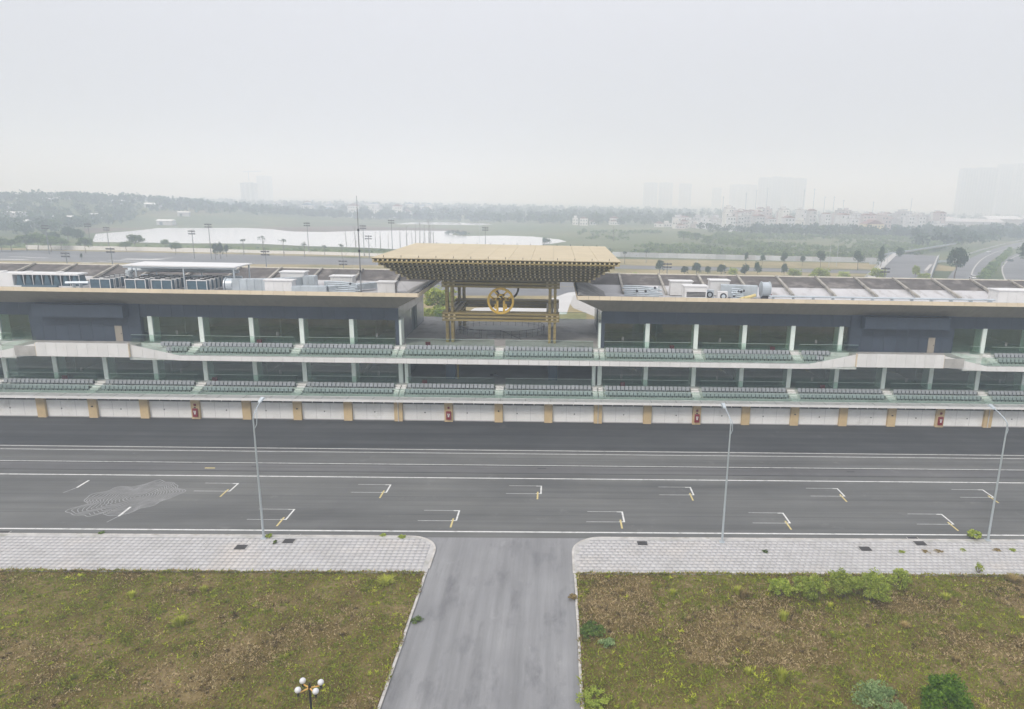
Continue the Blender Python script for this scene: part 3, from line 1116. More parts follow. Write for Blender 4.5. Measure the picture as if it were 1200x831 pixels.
def seat_geom(mb, x, y, z):
    w = .225
    mb.add([(x - w, y, z + .36), (x + w, y, z + .36), (x + w, y + .12, z + .80), (x - w, y + .12, z + .80),
            (x - w, y + .06, z + .34), (x + w, y + .06, z + .34), (x + w, y + .17, z + .79), (x - w, y + .17, z + .79)],
           [(0, 1, 2, 3), (5, 4, 7, 6), (3, 2, 6, 7), (1, 5, 6, 2), (4, 0, 3, 7), (0, 4, 5, 1)], 0)
    mb.add([(x - w, y - .13, z + .30), (x + w, y - .13, z + .30), (x + w, y - .06, z + .70), (x - w, y - .06, z + .70),
            (x - w, y - .04, z + .30), (x + w, y - .04, z + .30), (x + w, y + .02, z + .70), (x - w, y + .02, z + .70)],
           [(0, 1, 2, 3), (5, 4, 7, 6), (3, 2, 6, 7), (1, 5, 6, 2), (4, 0, 3, 7), (0, 4, 5, 1)], 0)
    mb.box(x + w + .004, x + SP - w - .004, y - .12, y + .16, z + .26, z + .60, 1)
    mb.box(x - .03, x + .03, y, y + .05, z, z + .34, 1)
    mb.box(x - w, x + SP - w, y + .0, y + .05, z + .24, z + .30, 1)


sm = MB()
seat_geom(sm, 0, 0, 0)
seat_me = sm.mesh('seat', [MAT['seat'], MAT['seat_dark']])
spots = []
for lev, (ta, tb) in enumerate(((T1a, T1b), (T2a, T2b))):
    for i in range(-NB, NB, 2):
        a, b2 = i * BAY + .66, (i + 2) * BAY - .66
        if abs(i) == 2:
            a += .15
        if abs(i + 2) == 2:
            b2 -= .15
        for row, (yy, zz) in enumerate(((1.15, ta), (2.15, tb))):
            lo, hi = a, b2
            if lev:
                lim = 45.6 if row else 44.3
                if i >= 6 and i < 10:
                    if i == 6:
                        hi = min(hi, lim)
                    else:
                        lo = max(lo, 66.5)
                if i + 2 <= -6 and i + 2 > -10:
                    if i + 2 == -6:
                        lo = max(lo, -lim)
                    else:
                        hi = min(hi, -66.5)
            n = int((hi - lo) / SP)
            if n < 2:
                continue
            st = (lo + hi) / 2 - n * SP / 2 + SP / 2
            for k in range(n):
                spots.append((st + k * SP, yy, zz, lev))
spots.sort(key=lambda q: abs(q[0] + 0.0) + q[1] * .01)
rest = MB()
for j, (u, yy, zz, lev) in enumerate(spots):
    if j < 300:
        obj('seat', seat_me, tier_lo if lev == 0 else tier_up[0], (u, yy, zz))
    else:
        seat_geom(rest, u, yy, zz)
stuff(part('seats', rest, [MAT['seat'], MAT['seat_dark']]))

# -- facades: fins, panes
fin_me = [MB().box(-.29, .29, -.05, 1.7, z0, z1).mesh('fin_column', MAT['fin']) for z0, z1 in ((Z1, 8.04), (Z2, 13.3))]
gq = (BAY - .5) / 4
pane_me = [MB().box(-gq / 2 + .012, gq / 2 - .012, .16, .18, z0, z1).mesh('window_pane', MAT['glass']) for z0, z1 in ((Z1 + .03, 8.03), (Z2 + .03, 13.2))]
hdl_me = MB().tube((-.09, .1, 1.0), (-.09, .1, 1.55), .022, n=6).tube((.09, .1, 1.0), (.09, .1, 1.55), .022, n=6).mesh('door_handle', MAT['white'])
spot_me = MB().cbox((0, 0, -.09), .16, .16, .09).mesh('ceiling_spot', MAT['white'])
for lev in (0, 1):
    for s in (-1, 1):
        for i in range(2, NB + 1):
            u = s * i * BAY
            ok_f = lev == 0 or not (BLK0 - .8 < abs(u) < BLK1 - .3)
            if ok_f:
                obj('fin_column', fin_me[lev], bld, (u + (s * .3 if i == 2 else 0), WALL, 0))
                if i == 2 and lev == 0:
                    obj('fin_column', fin_me[lev], bld, (u - s * .52, WALL - .15, 0), 0, (.8, 1, 1))
            if i == NB:
                continue
            for q in range(4):
                uc = s * (i * BAY + .25 + (q + .5) * gq)
                sx = 1.0
                if lev == 1:
                    if BLK0 < abs(uc) < BLK1:
                        continue
                p_ = obj('window_pane', pane_me[lev], bld, (uc, WALL, 0))
                if q == 1 and i % 2 == 0:
                    obj('door_handle', hdl_me, p_, (s * gq / 2, 0, (Z1, Z2)[lev]))
                if q in (0, 2):
                    obj('ceiling_spot', spot_me, bld, (uc, WALL + 1.4 + (i % 3) * .5, (8.03, 13.25)[lev]))
    # head rail of the glazing
# interiors: back walls, a few partitions and grey ceiling
for s in (-1, 1):
    a, b2 = sorted((s * U_END, s * UE))
    part('inner_wall', MB().box(a, b2, 13.2, 13.4, Z1, 8.04), MAT['interior'])
    part('inner_wall', MB().box(a, b2, 15.2, 15.4, Z2, 13.3), MAT['interior'])
    part('ceiling', MB().box(a, b2, WALL + .1, 22.7, 13.28, 13.4), MAT['interior_ce'])
    for i in range(3, NB, 2):
        part('partition', MB().box(s * i * BAY - .1, s * i * BAY + .1, 7.5, 13.2, Z1, 8.03), MAT['interior'])
        if not BLK0 < i * BAY < BLK1:
            part('partition', MB().box(s * i * BAY + 1.9, s * i * BAY + 2.1, 8.5, 15.2, Z2, 13.27), MAT['interior'])
    part('gable_wall', MB().box(s * UE - .1, s * UE + .1, WALL, 22.7, 0, 14.9), MAT['slate'])
part('rear_wall', MB().box(-UE, UE, 22.6, 22.75, 0, 8.09), MAT['slate'])
for s in (-1, 1):
    a, b2 = sorted((s * U_END, s * UE))
    part('rear_wall', MB().box(a, b2, 22.55, 22.7, Z2, 15.2), MAT['slate'])

# slate panels above the glass and round the two solid blocks
spw = BAY / 4
for s in (-1, 1):
    a, b2 = sorted((s * U_END, s * UE))
    sw = part('upper_wall', MB().box(a, b2, WALL + .06, WALL + .3, 13.22, 15.2), MAT['joint'])
    n = int(round((UE - U_END) / spw))
    w = (UE - U_END) / n
    me = MB().box(-w / 2 + .01, w / 2 - .01, WALL - .02, WALL + .055, 13.24, 15.0).mesh('wall_panel', MAT['slate'])
    for j in range(n):
        uc = s * (U_END + (j + .5) * w)
        if BLK0 + .2 < abs(uc) < BLK1 - .2:
            continue
        obj('wall_panel', me, sw, (uc, 0, 0))
    a, b2 = sorted((s * BLK0, s * BLK1))
    bw = part('block_wall', MB().box(a, b2, WALL - .12, WALL + .1, Z2 - .02, 15.0), MAT['joint'])
    n = 9
    w = (b2 - a) / n
    for r_, (z0, z1) in enumerate(((Z2, 12.0), (12.02, 14.98))):
        me = MB().box(-w / 2 + .01, w / 2 - .01, WALL - .2, WALL - .125, z0, z1).mesh('wall_panel', MAT['slate'])
        for j in range(n):
            obj('wall_panel', me, bw, (a + (j + .5) * w, 0, 0))
    for e in (a, b2):
        MB().box(e - .06, e + .06, WALL - .2, WALL + 1.2, Z2, 14.98).build('block_return', MAT['slate'], bw)
    # projecting slate box
    a, b2 = sorted((s * 50.0, s * 61.7))
    bx = part('projecting_box', MB().box(a, b2, 2.25, WALL - .21, 13.32, 14.88), MAT['joint'])
    n = 8
    w = (b2 - a) / n
    me = MB().box(-w / 2 + .008, w / 2 - .008, 2.18, 2.245, 13.28, 14.92).mesh('wall_panel', MAT['slate'])
    for j in range(n):
        obj('wall_panel', me, bx, (a + (j + .5) * w, 0, 0))
    MB().box(b2, b2 + .06, 2.18, WALL - .21, 13.28, 14.92).build('box_side', MAT['slate'], bx)
    MB().box(a - .06, a, 2.18, WALL - .21, 13.28, 14.92).build('box_side', MAT['slate'], bx)
    ud = -51.6 if s < 0 else 60.2
    dr = part('service_door', MB().box(ud - .48, ud + .48, WALL - .23, WALL - .205, Z2, 11.95), MAT['soffit'])
    MB().box(ud + .3, ud + .38, WALL - .28, WALL - .235, Z2 + 1.0, Z2 + 1.12).build('door_handle', MAT['black'], dr)

# inner end walls of the wings
for s in (-1, 1):
    e = s * U_END
    ew = part('end_wall', MB().box(min(e, e + s * .25), max(e, e + s * .25), WALL + .06, 22.55, Z2, 15.2), MAT['joint'])
    n = 10
    w = (22.5 - WALL) / n
    for r_, (z0, z1) in enumerate(((Z2 + .02, 11.7), (11.72, 13.4), (13.42, 15.0))):
        me = MB().box(-.035, .035, -w / 2 + .01, w / 2 - .01, z0, z1).mesh('wall_panel', MAT['slate_light'])
        for j in range(n):
            if j in (5, 6) and r_ < 2:
                continue
            obj('wall_panel', me, ew, (e - s * .04, WALL + (j + .5) * w, 0))
    MB().box(e - .02, e + .02, WALL + 5 * w + .1, WALL + 7 * w - .1, Z2 + .02, 13.4).build('glass_door', MAT['coil'], ew)
    MB().box(e - s * .09 - .04, e - s * .09 + .04, WALL + 6 * w - .06, WALL + 6 * w + .06, Z2 + .02, 13.4).build('door_frame', MAT['slate'], ew)
    MB().box(e - .24, e + .24, WALL - .1, WALL + .05, Z2, 14.9).build('corner_post', MAT['slate'], ew)

# central void of the lower gallery
part('inner_wall', MB().box(-13.9, 13.9, 14.5, 14.7, Z1, 8.03), MAT['soffit'])
for s in (-1, 1):
    part('blue_pillar', MB().box(s * 7.3 - .65, s * 7.3 + .65, 6.0, 7.2, Z1, 8.03), MAT['bluepil'])
    part('void_side_wall', MB().box(s * 13.6 - .1, s * 13.6 + .1, WALL + .3, 14.5, Z1, 8.03), MAT['interior'])
part('gold_pipe', MB().tube((-6.3, 6.4, Z1), (-6.3, 6.4, 8.03), .16, n=10), MAT['gold'])
part('fallen_sheet', MB().box(-1.9, -.8, 8.0, 8.4, Z1, Z1 + .18).box(-1.3, -1.0, 7.9, 8.5, Z1 + .18, Z1 + .3), MAT['black'])

# -- eaves and roof of the two wings
FZ0, FZ1 = 17.0, 17.52
RB = 27.7                                   # rear edge
fpw = 1.42
fas_me = MB().box(-fpw / 2 + .012, fpw / 2 - .012, -.10, -.02, FZ0, FZ1).mesh('fascia_panel', MAT['fascia'])
for s in (-1, 1):
    ui, uo = U_END - EAVE, UE                # inner end of the eave, outer end
    X = lambda a: s * a
    roof = part('roof', MB().box(min(X(U_END), X(uo)), max(X(U_END), X(uo)), 4.9, 19.5, 15.1, 15.3), MAT['roof_white'])
    # soffit: front, inner end, rear
    sf = MB()
    q = lambda a, b_, c_, d_: sf.quad(a, b_, c_, d_) if s > 0 else sf.quad(d_, c_, b_, a)
    q((X(ui), 0, FZ0), (X(uo), 0, FZ0), (X(uo), WALL + .02, 14.9), (X(U_END - .02), WALL + .02, 14.9))
    q((X(ui), RB, FZ0), (X(ui), 0, FZ0), (X(U_END - .02), WALL + .02, 14.9), (X(U_END - .02), 22.7, 14.9))
    q((X(uo), RB, FZ0), (X(ui), RB, FZ0), (X(U_END - .02), 22.7, 14.9), (X(uo), 22.7, 14.9))
    part('soffit', sf, MAT['soffit'])
    # soffit slats
    sl = MB()
    # fascia
    fb = part('fascia', MB().box(min(X(ui), X(uo)), max(X(ui), X(uo)), -.018, .12, FZ0 + .01, FZ1 - .01), MAT['joint'])
    n = int((uo - ui) / fpw)
    w = (uo - ui) / n
    for j in range(n):
        obj('fascia_panel', fas_me, fb, (X(ui + (j + .5) * w), 0, 0), 0, (w / fpw, 1, 1))
    me = MB().box(-.10 if s > 0 else .02, -.02 if s > 0 else .10, -fpw / 2 + .012, fpw / 2 - .012, FZ0, FZ1).mesh('fascia_panel', MAT['fascia'])
    fe = part('fascia', MB().box(X(ui) - .018 if s > 0 else X(ui) - .12, X(ui) + .12 if s > 0 else X(ui) + .018, .125, RB, FZ0 + .01, FZ1 - .01), MAT['joint'])
    n = int(RB / fpw)
    w = RB / n
    for j in range(n):
        obj('fascia_panel', me, fe, (X(ui), (j + .5) * w, 0), 0, (1, w / fpw, 1))
    part('rear_coping', MB().box(min(X(ui), X(uo)), max(X(ui), X(uo)), RB - .12, RB + .22, FZ0, FZ1 + .12), MAT['rear_cap'])
    # inner tray slopes
    tr = MB()
    q2 = lambda mm, a, b_, c_, d_: tr.quad(a, b_, c_, d_, mm) if s > 0 else tr.quad(d_, c_, b_, a, mm)
    q2(0, (X(U_END + 1.2), 4.9, 15.3), (X(uo), 4.9, 15.3), (X(uo), .12, 17.48), (X(ui + .12), .12, 17.48))
    ym, zm = 23.0, 16.2
    q2(0, (X(uo), 19.5, 15.3), (X(U_END + 1.2), 19.5, 15.3), (X(U_END - .9), ym, zm), (X(uo), ym, zm))
    q2(1, (X(uo), ym, zm), (X(U_END - .9), ym, zm), (X(ui + .12), RB - .12, 17.5), (X(uo), RB - .12, 17.5))
    q2(2, (X(U_END + 1.2), 19.5, 15.3), (X(U_END + 1.2), 4.9, 15.3), (X(ui + .12), .12, 17.48), (X(ui + .12), RB - .12, 17.5))
    part('roof_slope', tr, [MAT['roof_white'], MAT['roof_dark'], MAT['gutter']])
    q2 = None
    # concrete ribs on the rear slope
    for i in range(3, NB + 1):
        u = X(i * BAY - 2.0)
        rb = MB()
        rb.add([(u - .17, 18.3, 15.3), (u + .17, 18.3, 15.3), (u + .17, RB - .1, 17.5), (u - .17, RB - .1, 17.5),
                (u - .17, 18.3, 15.72), (u + .17, 18.3, 15.72), (u + .17, RB - .1, 17.78), (u - .17, RB - .1, 17.78)],
               [(4, 5, 6, 7), (0, 1, 5, 4), (1, 2, 6, 5), (2, 3, 7, 6), (3, 0, 4, 7)])
        part('roof_rib', rb, MAT['rib'])
    # dark ribs fanned across the inner end slope
    for j in range(17):
        ya = 1.2 + j * 1.5
        rb = MB()
        rb.tube((X(ui + .2), ya, 17.58), (X(U_END + 1.0), min(19, max(5.2, ya * .75 + 3.2)), 15.5), .16, .16, 6)
        part('roof_rib', rb, MAT['ribdark'])

# deck of the central terrace: rear glass rail, stair railing
for j in range(12):
    u = -12.9 + (j + .5) * 2.15
    p_ = part('terrace_pane', MB().box(u - 1.06, u + 1.06, 26.3, 26.32, Z2, Z2 + 1.15), MAT['rail_glass'])
    MB().box(u - 1.06, u + 1.06, 26.285, 26.335, Z2 + 1.15, Z2 + 1.19).build('pane_edge', MAT['rail_edge'], p_)
well = part('stair_well', MB().add([(-.6 + 6.4 * cos(t), 14.3 + 5.2 * sin(t), Z2 + .006) for t in np.linspace(0, 2 * pi, 40)[:-1]], [tuple(range(39))]), MAT['interior_fl'])
part('stair_landing', MB().slab([(-.6 + 3.2 * cos(t) + 1.2, 12.2 + 2.0 * sin(t)) for t in np.linspace(0, 2 * pi, 24)[:-1]], Z2 + .01, Z2 + .05), MAT['paving_far'])
rl = MB()
N_ = 34
for k in range(N_):
    t0, t1 = 2 * pi * k / N_, 2 * pi * (k + 1) / N_
    p0 = (-.6 + 6.5 * cos(t0), 14.3 + 5.3 * sin(t0))
    p1 = (-.6 + 6.5 * cos(t1), 14.3 + 5.3 * sin(t1))
    dip = lambda t: Z2 + 1.05
    rl.tube((*p0, dip(t0)), (*p1, dip(t1)), .035, n=5)
    rl.tube((*p0, dip(t0) - .5), (*p1, dip(t1) - .5), .02, n=5)
    rl.tube((*p0, Z2), (*p0, dip(t0)), .028, n=5)
for pts in ([(-7, 10.6, 10.7), (-3.2, 9.2, 11.0), (-.4, 9.0, 11.0), (2.6, 8.3, 9.9)],):
    rl.path(pts, .035, 5)
    for p_ in pts:
        rl.tube((p_[0], p_[1], Z2), p_, .028, n=5)
part('stair_railing', rl, MAT['black'])

# fire boxes on the galleries, hose cabinets on the pillars (things of their own)
fb = MB().cbox((0, 0, 0), .62, .3, .5, 0).cbox((0, 0, .5), .66, .34, .04, 1)
fire_me = fb.mesh('fire_extinguisher_box', [MAT['red'], MAT['red_dk']])
for lev, us in ((1, ((-32.8, 'third'), (-9.9, ''), (23.75, ''), (37.8, ''))), (0, ((-59.6, ''), (-39.3, ''), (-10.5, ''), (17.1, ''), (45.4, '')))):
    for u, _ in us:
        o = obj('fire_extinguisher_box', fire_me, None, (XC + u, Y0B + 3.35, (Z1, Z2)[lev]))
        MB().box(-.2, .2, -.165, -.15, .1, .4).build('box_door', MAT['red_dk'], o)
        if abs(u) < 13:
            lb = 'small red fire box on the terrace floor in front of the gold pavilion' if lev else 'small red fire box in the dark opening below the gold pavilion'
            tag(o, lb, 'fire box')
        else:
            tag(o, 'small red fire box behind the seats of the %s gallery' % ('lower', 'upper')[lev], 'fire box', 'red fire boxes on the %s gallery' % ('lower', 'upper')[lev])
cab = MB().box(-.32, .32, -.2, 0, .35, 1.5)
cab_me = cab.mesh('fire_hose_cabinet', MAT['red'])
win_me = MB().box(-.24, .24, -.212, -.201, .62, 1.32).mesh('cabinet_door', MAT['red_dk'])
sym = MB()
sym.box(-.1, .1, -.222, -.2125, .72, .98).box(-.15, -.03, -.222, -.2125, .98, 1.22).box(.03, .15, -.222, -.2125, .98, 1.22)
sym_me = sym.mesh('cabinet_symbol', MAT['white'])
alarm_me = MB().box(-.14, .14, -.08, 0, 1.85, 2.15).mesh('alarm_box', MAT['red_dk'])
for i in (-11, -6, -1, 4, 9):
    o = obj('fire_hose_cabinet', cab_me, None, (XC + i * BAY + .02, Y0B - .002, 0))
    tag(o, 'red fire hose cabinet with white symbol on a sand-coloured garage pillar', 'fire cabinet', 'fire hose cabinets on the garage pillars')
    obj('cabinet_door', win_me, o)
    obj('cabinet_symbol', sym_me, o)
    obj('alarm_box', alarm_me, o)

# ================================================================== GOLD PAVILION
PYC, PCX = 102.2, -7.4
pav = empty('gold_pavilion', (PCX, PYC, Z2), 'gold lattice-roofed pavilion with round emblem on the terrace between the two wings', 'pavilion')


def ppart(name, mb, mats, parent=pav):
    for k, v in enumerate(mb.v):
        mb.v[k] = (v[0], v[1], v[2] - Z2)
    return mb.build(name, mats, parent)


CXH = 7.2
CYF, CYR = 95.5 - PYC, 107.9 - PYC
colm = MB()
z = 0.0
while z < 9.1:
    colm.box(-.19, .19, -.19, .19, z, min(9.15, z + .66), 0)
    colm.box(-.165, .165, -.165, .165, z + .66, z + .72, 1)
    z += .72
col_me = colm.mesh('column', [MAT['gold'], MAT['bronze']])
for sx in (-1, 1):
    for cyy in (CYF, CYR):
        for ax in (-.37, .37):
            for ay in (-.37, .37):
                obj('column', col_me, pav, (sx * CXH + ax, cyy + ay, 0))
for z0, nl in ((12.88, 3), (17.62, 3)):
    bm_x = MB().box(-CXH - 1.0, CXH + 1.0, -.14, .14, 0, .27).mesh('beam', [MAT['gold']])
    yl = (CYR - CYF) / 2
    bm_y = MB().box(-.14, .14, -yl - 1.0, yl + 1.0, 0, .22).mesh('beam', [MAT['gold']])
    end_y = MB().box(-.15, .15, -yl - 1.03, -yl - .99, 0, .22).mesh('beam_end', [MAT['gold_end']])
    for l in range(nl):
        zz = z0 - Z2 + l * .47
        for cyy in (CYF, CYR):
            for off in (-.74, 0, .74):
                obj('beam', bm_x, pav, (0, cyy + off, zz))
        if l < nl - 1:
            for sx in (-1, 1):
                for off in (-.74, 0, .74):
                    o = obj('beam', bm_y, pav, (sx * CXH + off, (CYF + CYR) / 2, zz + .26))
                    obj('beam_end', end_y, o)
# lattice tiers
NT = 7
for k in range(NT):
    hx, hy = 12.3 + .585 * k, 10.5 + .585 * k
    zb = 18.93 + .425 * k
    t = MB()
    sy = .62
    n = int(2 * hy / sy)
    for j in range(n + 1):
        y = -hy + .1 + j * (2 * hy - .2) / n
        if 5 < j < n - 5 and j % 3:
            continue
        t.box(-hx, hx, y - .11, y + .11, zb, zb + .2)
    n = int(2 * hx / .6)
    te = MB()
    for j in range(n + 1):
        x = -hx + .12 + j * (2 * hx - .24) / n
        t.box(x - .11, x + .11, -hy - .12, hy + .12, zb + .2, zb + .425)
        te.box(x - .115, x + .115, -hy - .15, -hy - .121, zb + .2, zb + .42)
        te.box(x - .115, x + .115, hy + .121, hy + .15, zb + .2, zb + .42)
    ny_ = int(2 * hy / .62)
    for j in range(ny_ + 1):
        y = -hy + .1 + j * (2 * hy - .2) / ny_
        for sx in (-1, 1):
            te.box(min(sx * (hx - .3), sx * (hx + .03)), max(sx * (hx - .3), sx * (hx + .03)), y - .115, y + .115, zb - .005, zb + .205)
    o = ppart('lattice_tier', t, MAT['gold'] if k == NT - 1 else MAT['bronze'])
    stuff(ppart('beam_ends', te, MAT['gold_end'], o))
# roof plate in panels
ppart('roof_plate', MB().box(-15.85, 15.85, -14.15, 14.15, 21.93, 22.02), MAT['bronze'])
nx, ny = 11, 5
pwx, pwy = 31.9 / nx, 28.5 / ny
rp_me = MB().box(-pwx / 2 + .015, pwx / 2 - .015, -pwy / 2 + .015, pwy / 2 - .015, 0, .09).mesh('roof_panel', MAT['pav_roof'])
for i in range(nx):
    for j in range(ny):
        obj('roof_panel', rp_me, pav, (-15.95 + (i + .5) * pwx, -14.25 + (j + .5) * pwy, 22.021 - Z2))
post_me = MB().tube((0, 0, 0), (0, 0, .28), .035, n=5).mesh('roof_stud', MAT['black'])
for i in range(14):
    for yy in (-13.6, 13.6):
        obj('roof_stud', post_me, pav, (-14.5 + i * 2.23, yy, 22.11 - Z2))


# emblems: ring with tiered gateway outline, front and back
def emblem(mats, y, ring_only=False):
    zc, r = 15.83, 1.72
    e = MB()
    n = 40
    for k in range(n):
        a0, a1 = 2 * pi * k / n, 2 * pi * (k + 1) / n
        V = []
        for rr in (r - .17, r + .15):
            for yy in (-.12, .12):
                for a in (a0, a1):
                    V.append((rr * cos(a), y + yy, zc + rr * sin(a)))
        e.add(V, [(0, 1, 5, 4), (2, 6, 7, 3), (0, 2, 3, 1), (4, 5, 7, 6)])
    ring = ppart('emblem_ring', e, mats)
    if ring_only:
        return
    g = MB()
    def bar(p, q_, w):
        a, b_ = Vector((p[0] * r, 0, p[1] * r)), Vector((q_[0] * r, 0, q_[1] * r))
        d = (b_ - a)
        L = d.length
        d.normalize()
        nn = Vector((-d.z, 0, d.x)) * w
        a, b_ = a - d * w * .6, b_ + d * w * .6
        V = []
        for yy in (-.1, .1):
            for v in (a - nn, b_ - nn, b_ + nn, a + nn):
                V.append((v.x, y + yy, zc + v.z))
        g.add(V, [(0, 1, 2, 3), (7, 6, 5, 4), (0, 4, 5, 1), (1, 5, 6, 2), (2, 6, 7, 3), (3, 7, 4, 0)])

    for sg in (-1, 1):
        bar((sg * .27, -.92), (sg * .27, .05), .15)
        bar((sg * .44, -.60), (sg * .40, -.30), .14)
        bar((sg * .10, .14), (sg * .60, .14), .17)
        bar((sg * .52, .14), (sg * .84, .34), .14)
        bar((sg * .22, .22), (sg * .22, .52), .13)
        bar((sg * .22, .50), (sg * .46, .72), .12)
    bar((-.30, .48), (.30, .48), .12)
    bar((-.26, .14), (.26, .14), .17)
    ppart('emblem_gateway', g, mats)


emblem(MAT['emblem'], CYF - .95)
emblem(MAT['bronze'], CYR + .5, True)


# ================================================================== ROOFTOP PLANT
RZ = 15.3


def rp(u, Y, z=RZ):
    return (XC + u, Y, z)


# long white chiller with V-shaped coil bays
ch = MB()
W = 9.4
ch.box(-W - 4.2, -W / 2 + 1.1, -1.1, 1.1, .25, 2.35)
ch.box(-W / 2 + 1.1, W / 2 + 1.2, -1.15, 1.15, 2.15, 2.38)
ch.box(-W / 2 + 1.1, W / 2 + 1.2, -1.1, 1.1, .1, .55)
chil = empty('rooftop_chiller', rp(-68.6, 103.2), 'long white rooftop chiller with V-shaped coil openings', 'air conditioner')
ch.build('casing', MAT['white'], chil)
for k in range(7):
    x = -W / 2 + 1.35 + k * 1.34
    v = MB().prof([(x + .42, 2.14), (x + .05, .56), (x + 1.08, .56), (x + .72, 2.14)], -1.0, 1.0, 'y')
    v.build('coil', MAT['coil'], chil)
    MB().tube((x + 1.33, -1.12, .5), (x + 1.33, -1.12, 2.2), .05, n=6).build('post', MAT['white'], chil)
MB().tube((-2, -1.5, .45), (3, -1.5, .45), .28, n=10).build('refrigerant_pipe', MAT['coil'], chil)
for u in (-66, -70.5, -74.2):
    MB().tube((u + 68.6, 0, 2.38), (u + 68.6, 0, 2.55), .5, n=14).build('fan_cowl', MAT['white'], chil)

# four condenser banks
bank = empty('condenser_bank', rp(-59.3, 101.5), 'bank of white-framed condensers with dark blue coils', 'air conditioner', 'condenser banks beside the white shelter')
for r_ in range(5):
    y = r_ * 1.25
    f = MB()
    f.box(-1.5, 1.5, y, y + .08, 1.72, 1.86)
    f.box(-1.5, 1.5, y + .9, y + .98, 1.72, 1.86)
    f.box(-1.5, 1.5, y, y + .98, .1, .32)
    for x in (-1.5, -.04, 1.42):
        f.box(x, x + .08, y + .0, y + .08, .32, 1.72)
        f.box(x, x + .08, y + .9, y + .98, .32, 1.72)
    un = f.build('unit_frame', MAT['white'], bank)
    MB().box(-1.42, -.05, y + .1, y + .88, .33, 1.70).build('coil', MAT['coil'], un)
    MB().box(.05, 1.41, y + .1, y + .88, .33, 1.70).build('coil', MAT['coil'], un)
    MB().tube((-.75, y + .5, 1.71), (-.75, y + .5, 1.93), .38, n=12).tube((.75, y + .5, 1.71), (.75, y + .5, 1.93), .38, n=12).build('fan_guard', MAT['black'], un)
bank['label'] = 'bank of dark-coiled white condensers next to the long chiller'
for u, lb in ((-54.2, 'bank of dark-coiled white condensers under the elbowed end of the shelter'), (-50.4, 'bank of dark-coiled white condensers under the middle of the shelter'), (-45.3, 'bank of dark-coiled white condensers next to the round fan drum')):
    copy_thing(bank, rp(u, 101.5), label=lb)

# shelter roof
sh = empty('rooftop_shelter', rp(-48.6, 104.0), 'flat white shelter roof on thin posts above the rooftop pumps', 'shelter')
MB().box(-8.2, 8.4, -.9, 5.0, 3.55, 3.72).build('shelter_roof', MAT['white'], sh)
for x in (-6.4, .6, 8.0):
    for y in (-.6, 4.6):
        MB().box(x - .09, x + .09, y - .09, y + .09, 0, 3.55).build('post', MAT['galv'], sh)
MB().box(-8.2, 8.4, -.7, -.5, 3.3, 3.54).build('gutter', MAT['galv'], sh)
pp_ = empty('pipe_run', rp(-49, 107), 'thick grey pipes with upturned elbow under the white shelter', 'pipe')
MB().tube((-8.6, 0, 2.6), (7.5, 0, 2.6), .28, n=10).build('pipe', MAT['galv'], pp_)
MB().path([(-8.6, 0, 2.6), (-9.1, -.1, 2.5), (-9.2, -.2, 2.0), (-9.1, -.3, 1.4)], .5, 10).build('elbow', MAT['galv'], pp_)
MB().tube((-8, 1, 1.6), (7.5, 1, 1.6), .2, n=8).build('pipe', MAT['galv'], pp_)
for k in range(7):
    MB().box(-7 + k * 2.3, -6.4 + k * 2.3, -.5, .1, .1, 1.5).build('pump', MAT['black' if k % 2 else 'galv'], pp_)


def duct(name, label, pts, w, h, mat='galv', cat='duct', group=None):
    o = empty(name, rp(pts[0][0], pts[0][1]), label, cat, group)
    bx_ = pts[0]
    for a, b_ in zip(pts[:-1], pts[1:]):
        d = Vector((b_[0] - a[0], b_[1] - a[1]))
        L = d.length
        u = d / L
        n = Vector((-u.y, u.x)) * w / 2
        ns = max(1, int(L / 1.0))
        for k in range(ns):
            p = Vector((a[0], a[1])) + u * (L * k / ns + .02) - Vector((bx_[0], bx_[1]))
            q_ = Vector((a[0], a[1])) + u * (L * (k + 1) / ns - .02) - Vector((bx_[0], bx_[1]))
            zz = .3
            MB().slab([tuple(p - n), tuple(q_ - n), tuple(q_ + n), tuple(p + n)], zz, zz + h).build('duct_section', MAT[mat], o)
            MB().slab([tuple(q_ - n * 1.08), tuple(q_ + u * .04 - n * 1.08), tuple(q_ + u * .04 + n * 1.08), tuple(q_ + n * 1.08)], zz - .04, zz + h + .04).build('flange', MAT[mat], o)
    return o


d1 = duct('rooftop_duct', 'wide grey duct with round fan drum beside the white shelter', [(-40.4, 102.5), (-35.2, 103.2), (-31.4, 107.2)], 1.6, 1.7)
MB().tube((-.9, .0, 1.1), (.0, .1, 1.1), 1.0, n=18).tube((-1.05, 0, 1.1), (-.9, .0, 1.1), 1.12, n=18).build('fan_drum', MAT['galv'], d1)
duct('rooftop_duct', 'low grey duct slanting away behind the white cabinets', [(-31.4, 101.6), (-26.5, 102.2), (-20.8, 107.6)], 1.2, .9)
duct('rooftop_duct', 'grey duct leading to the upright fan near the yellow hose', [(33.2, 105.2), (38.6, 104.2)], 1.5, 1.75)


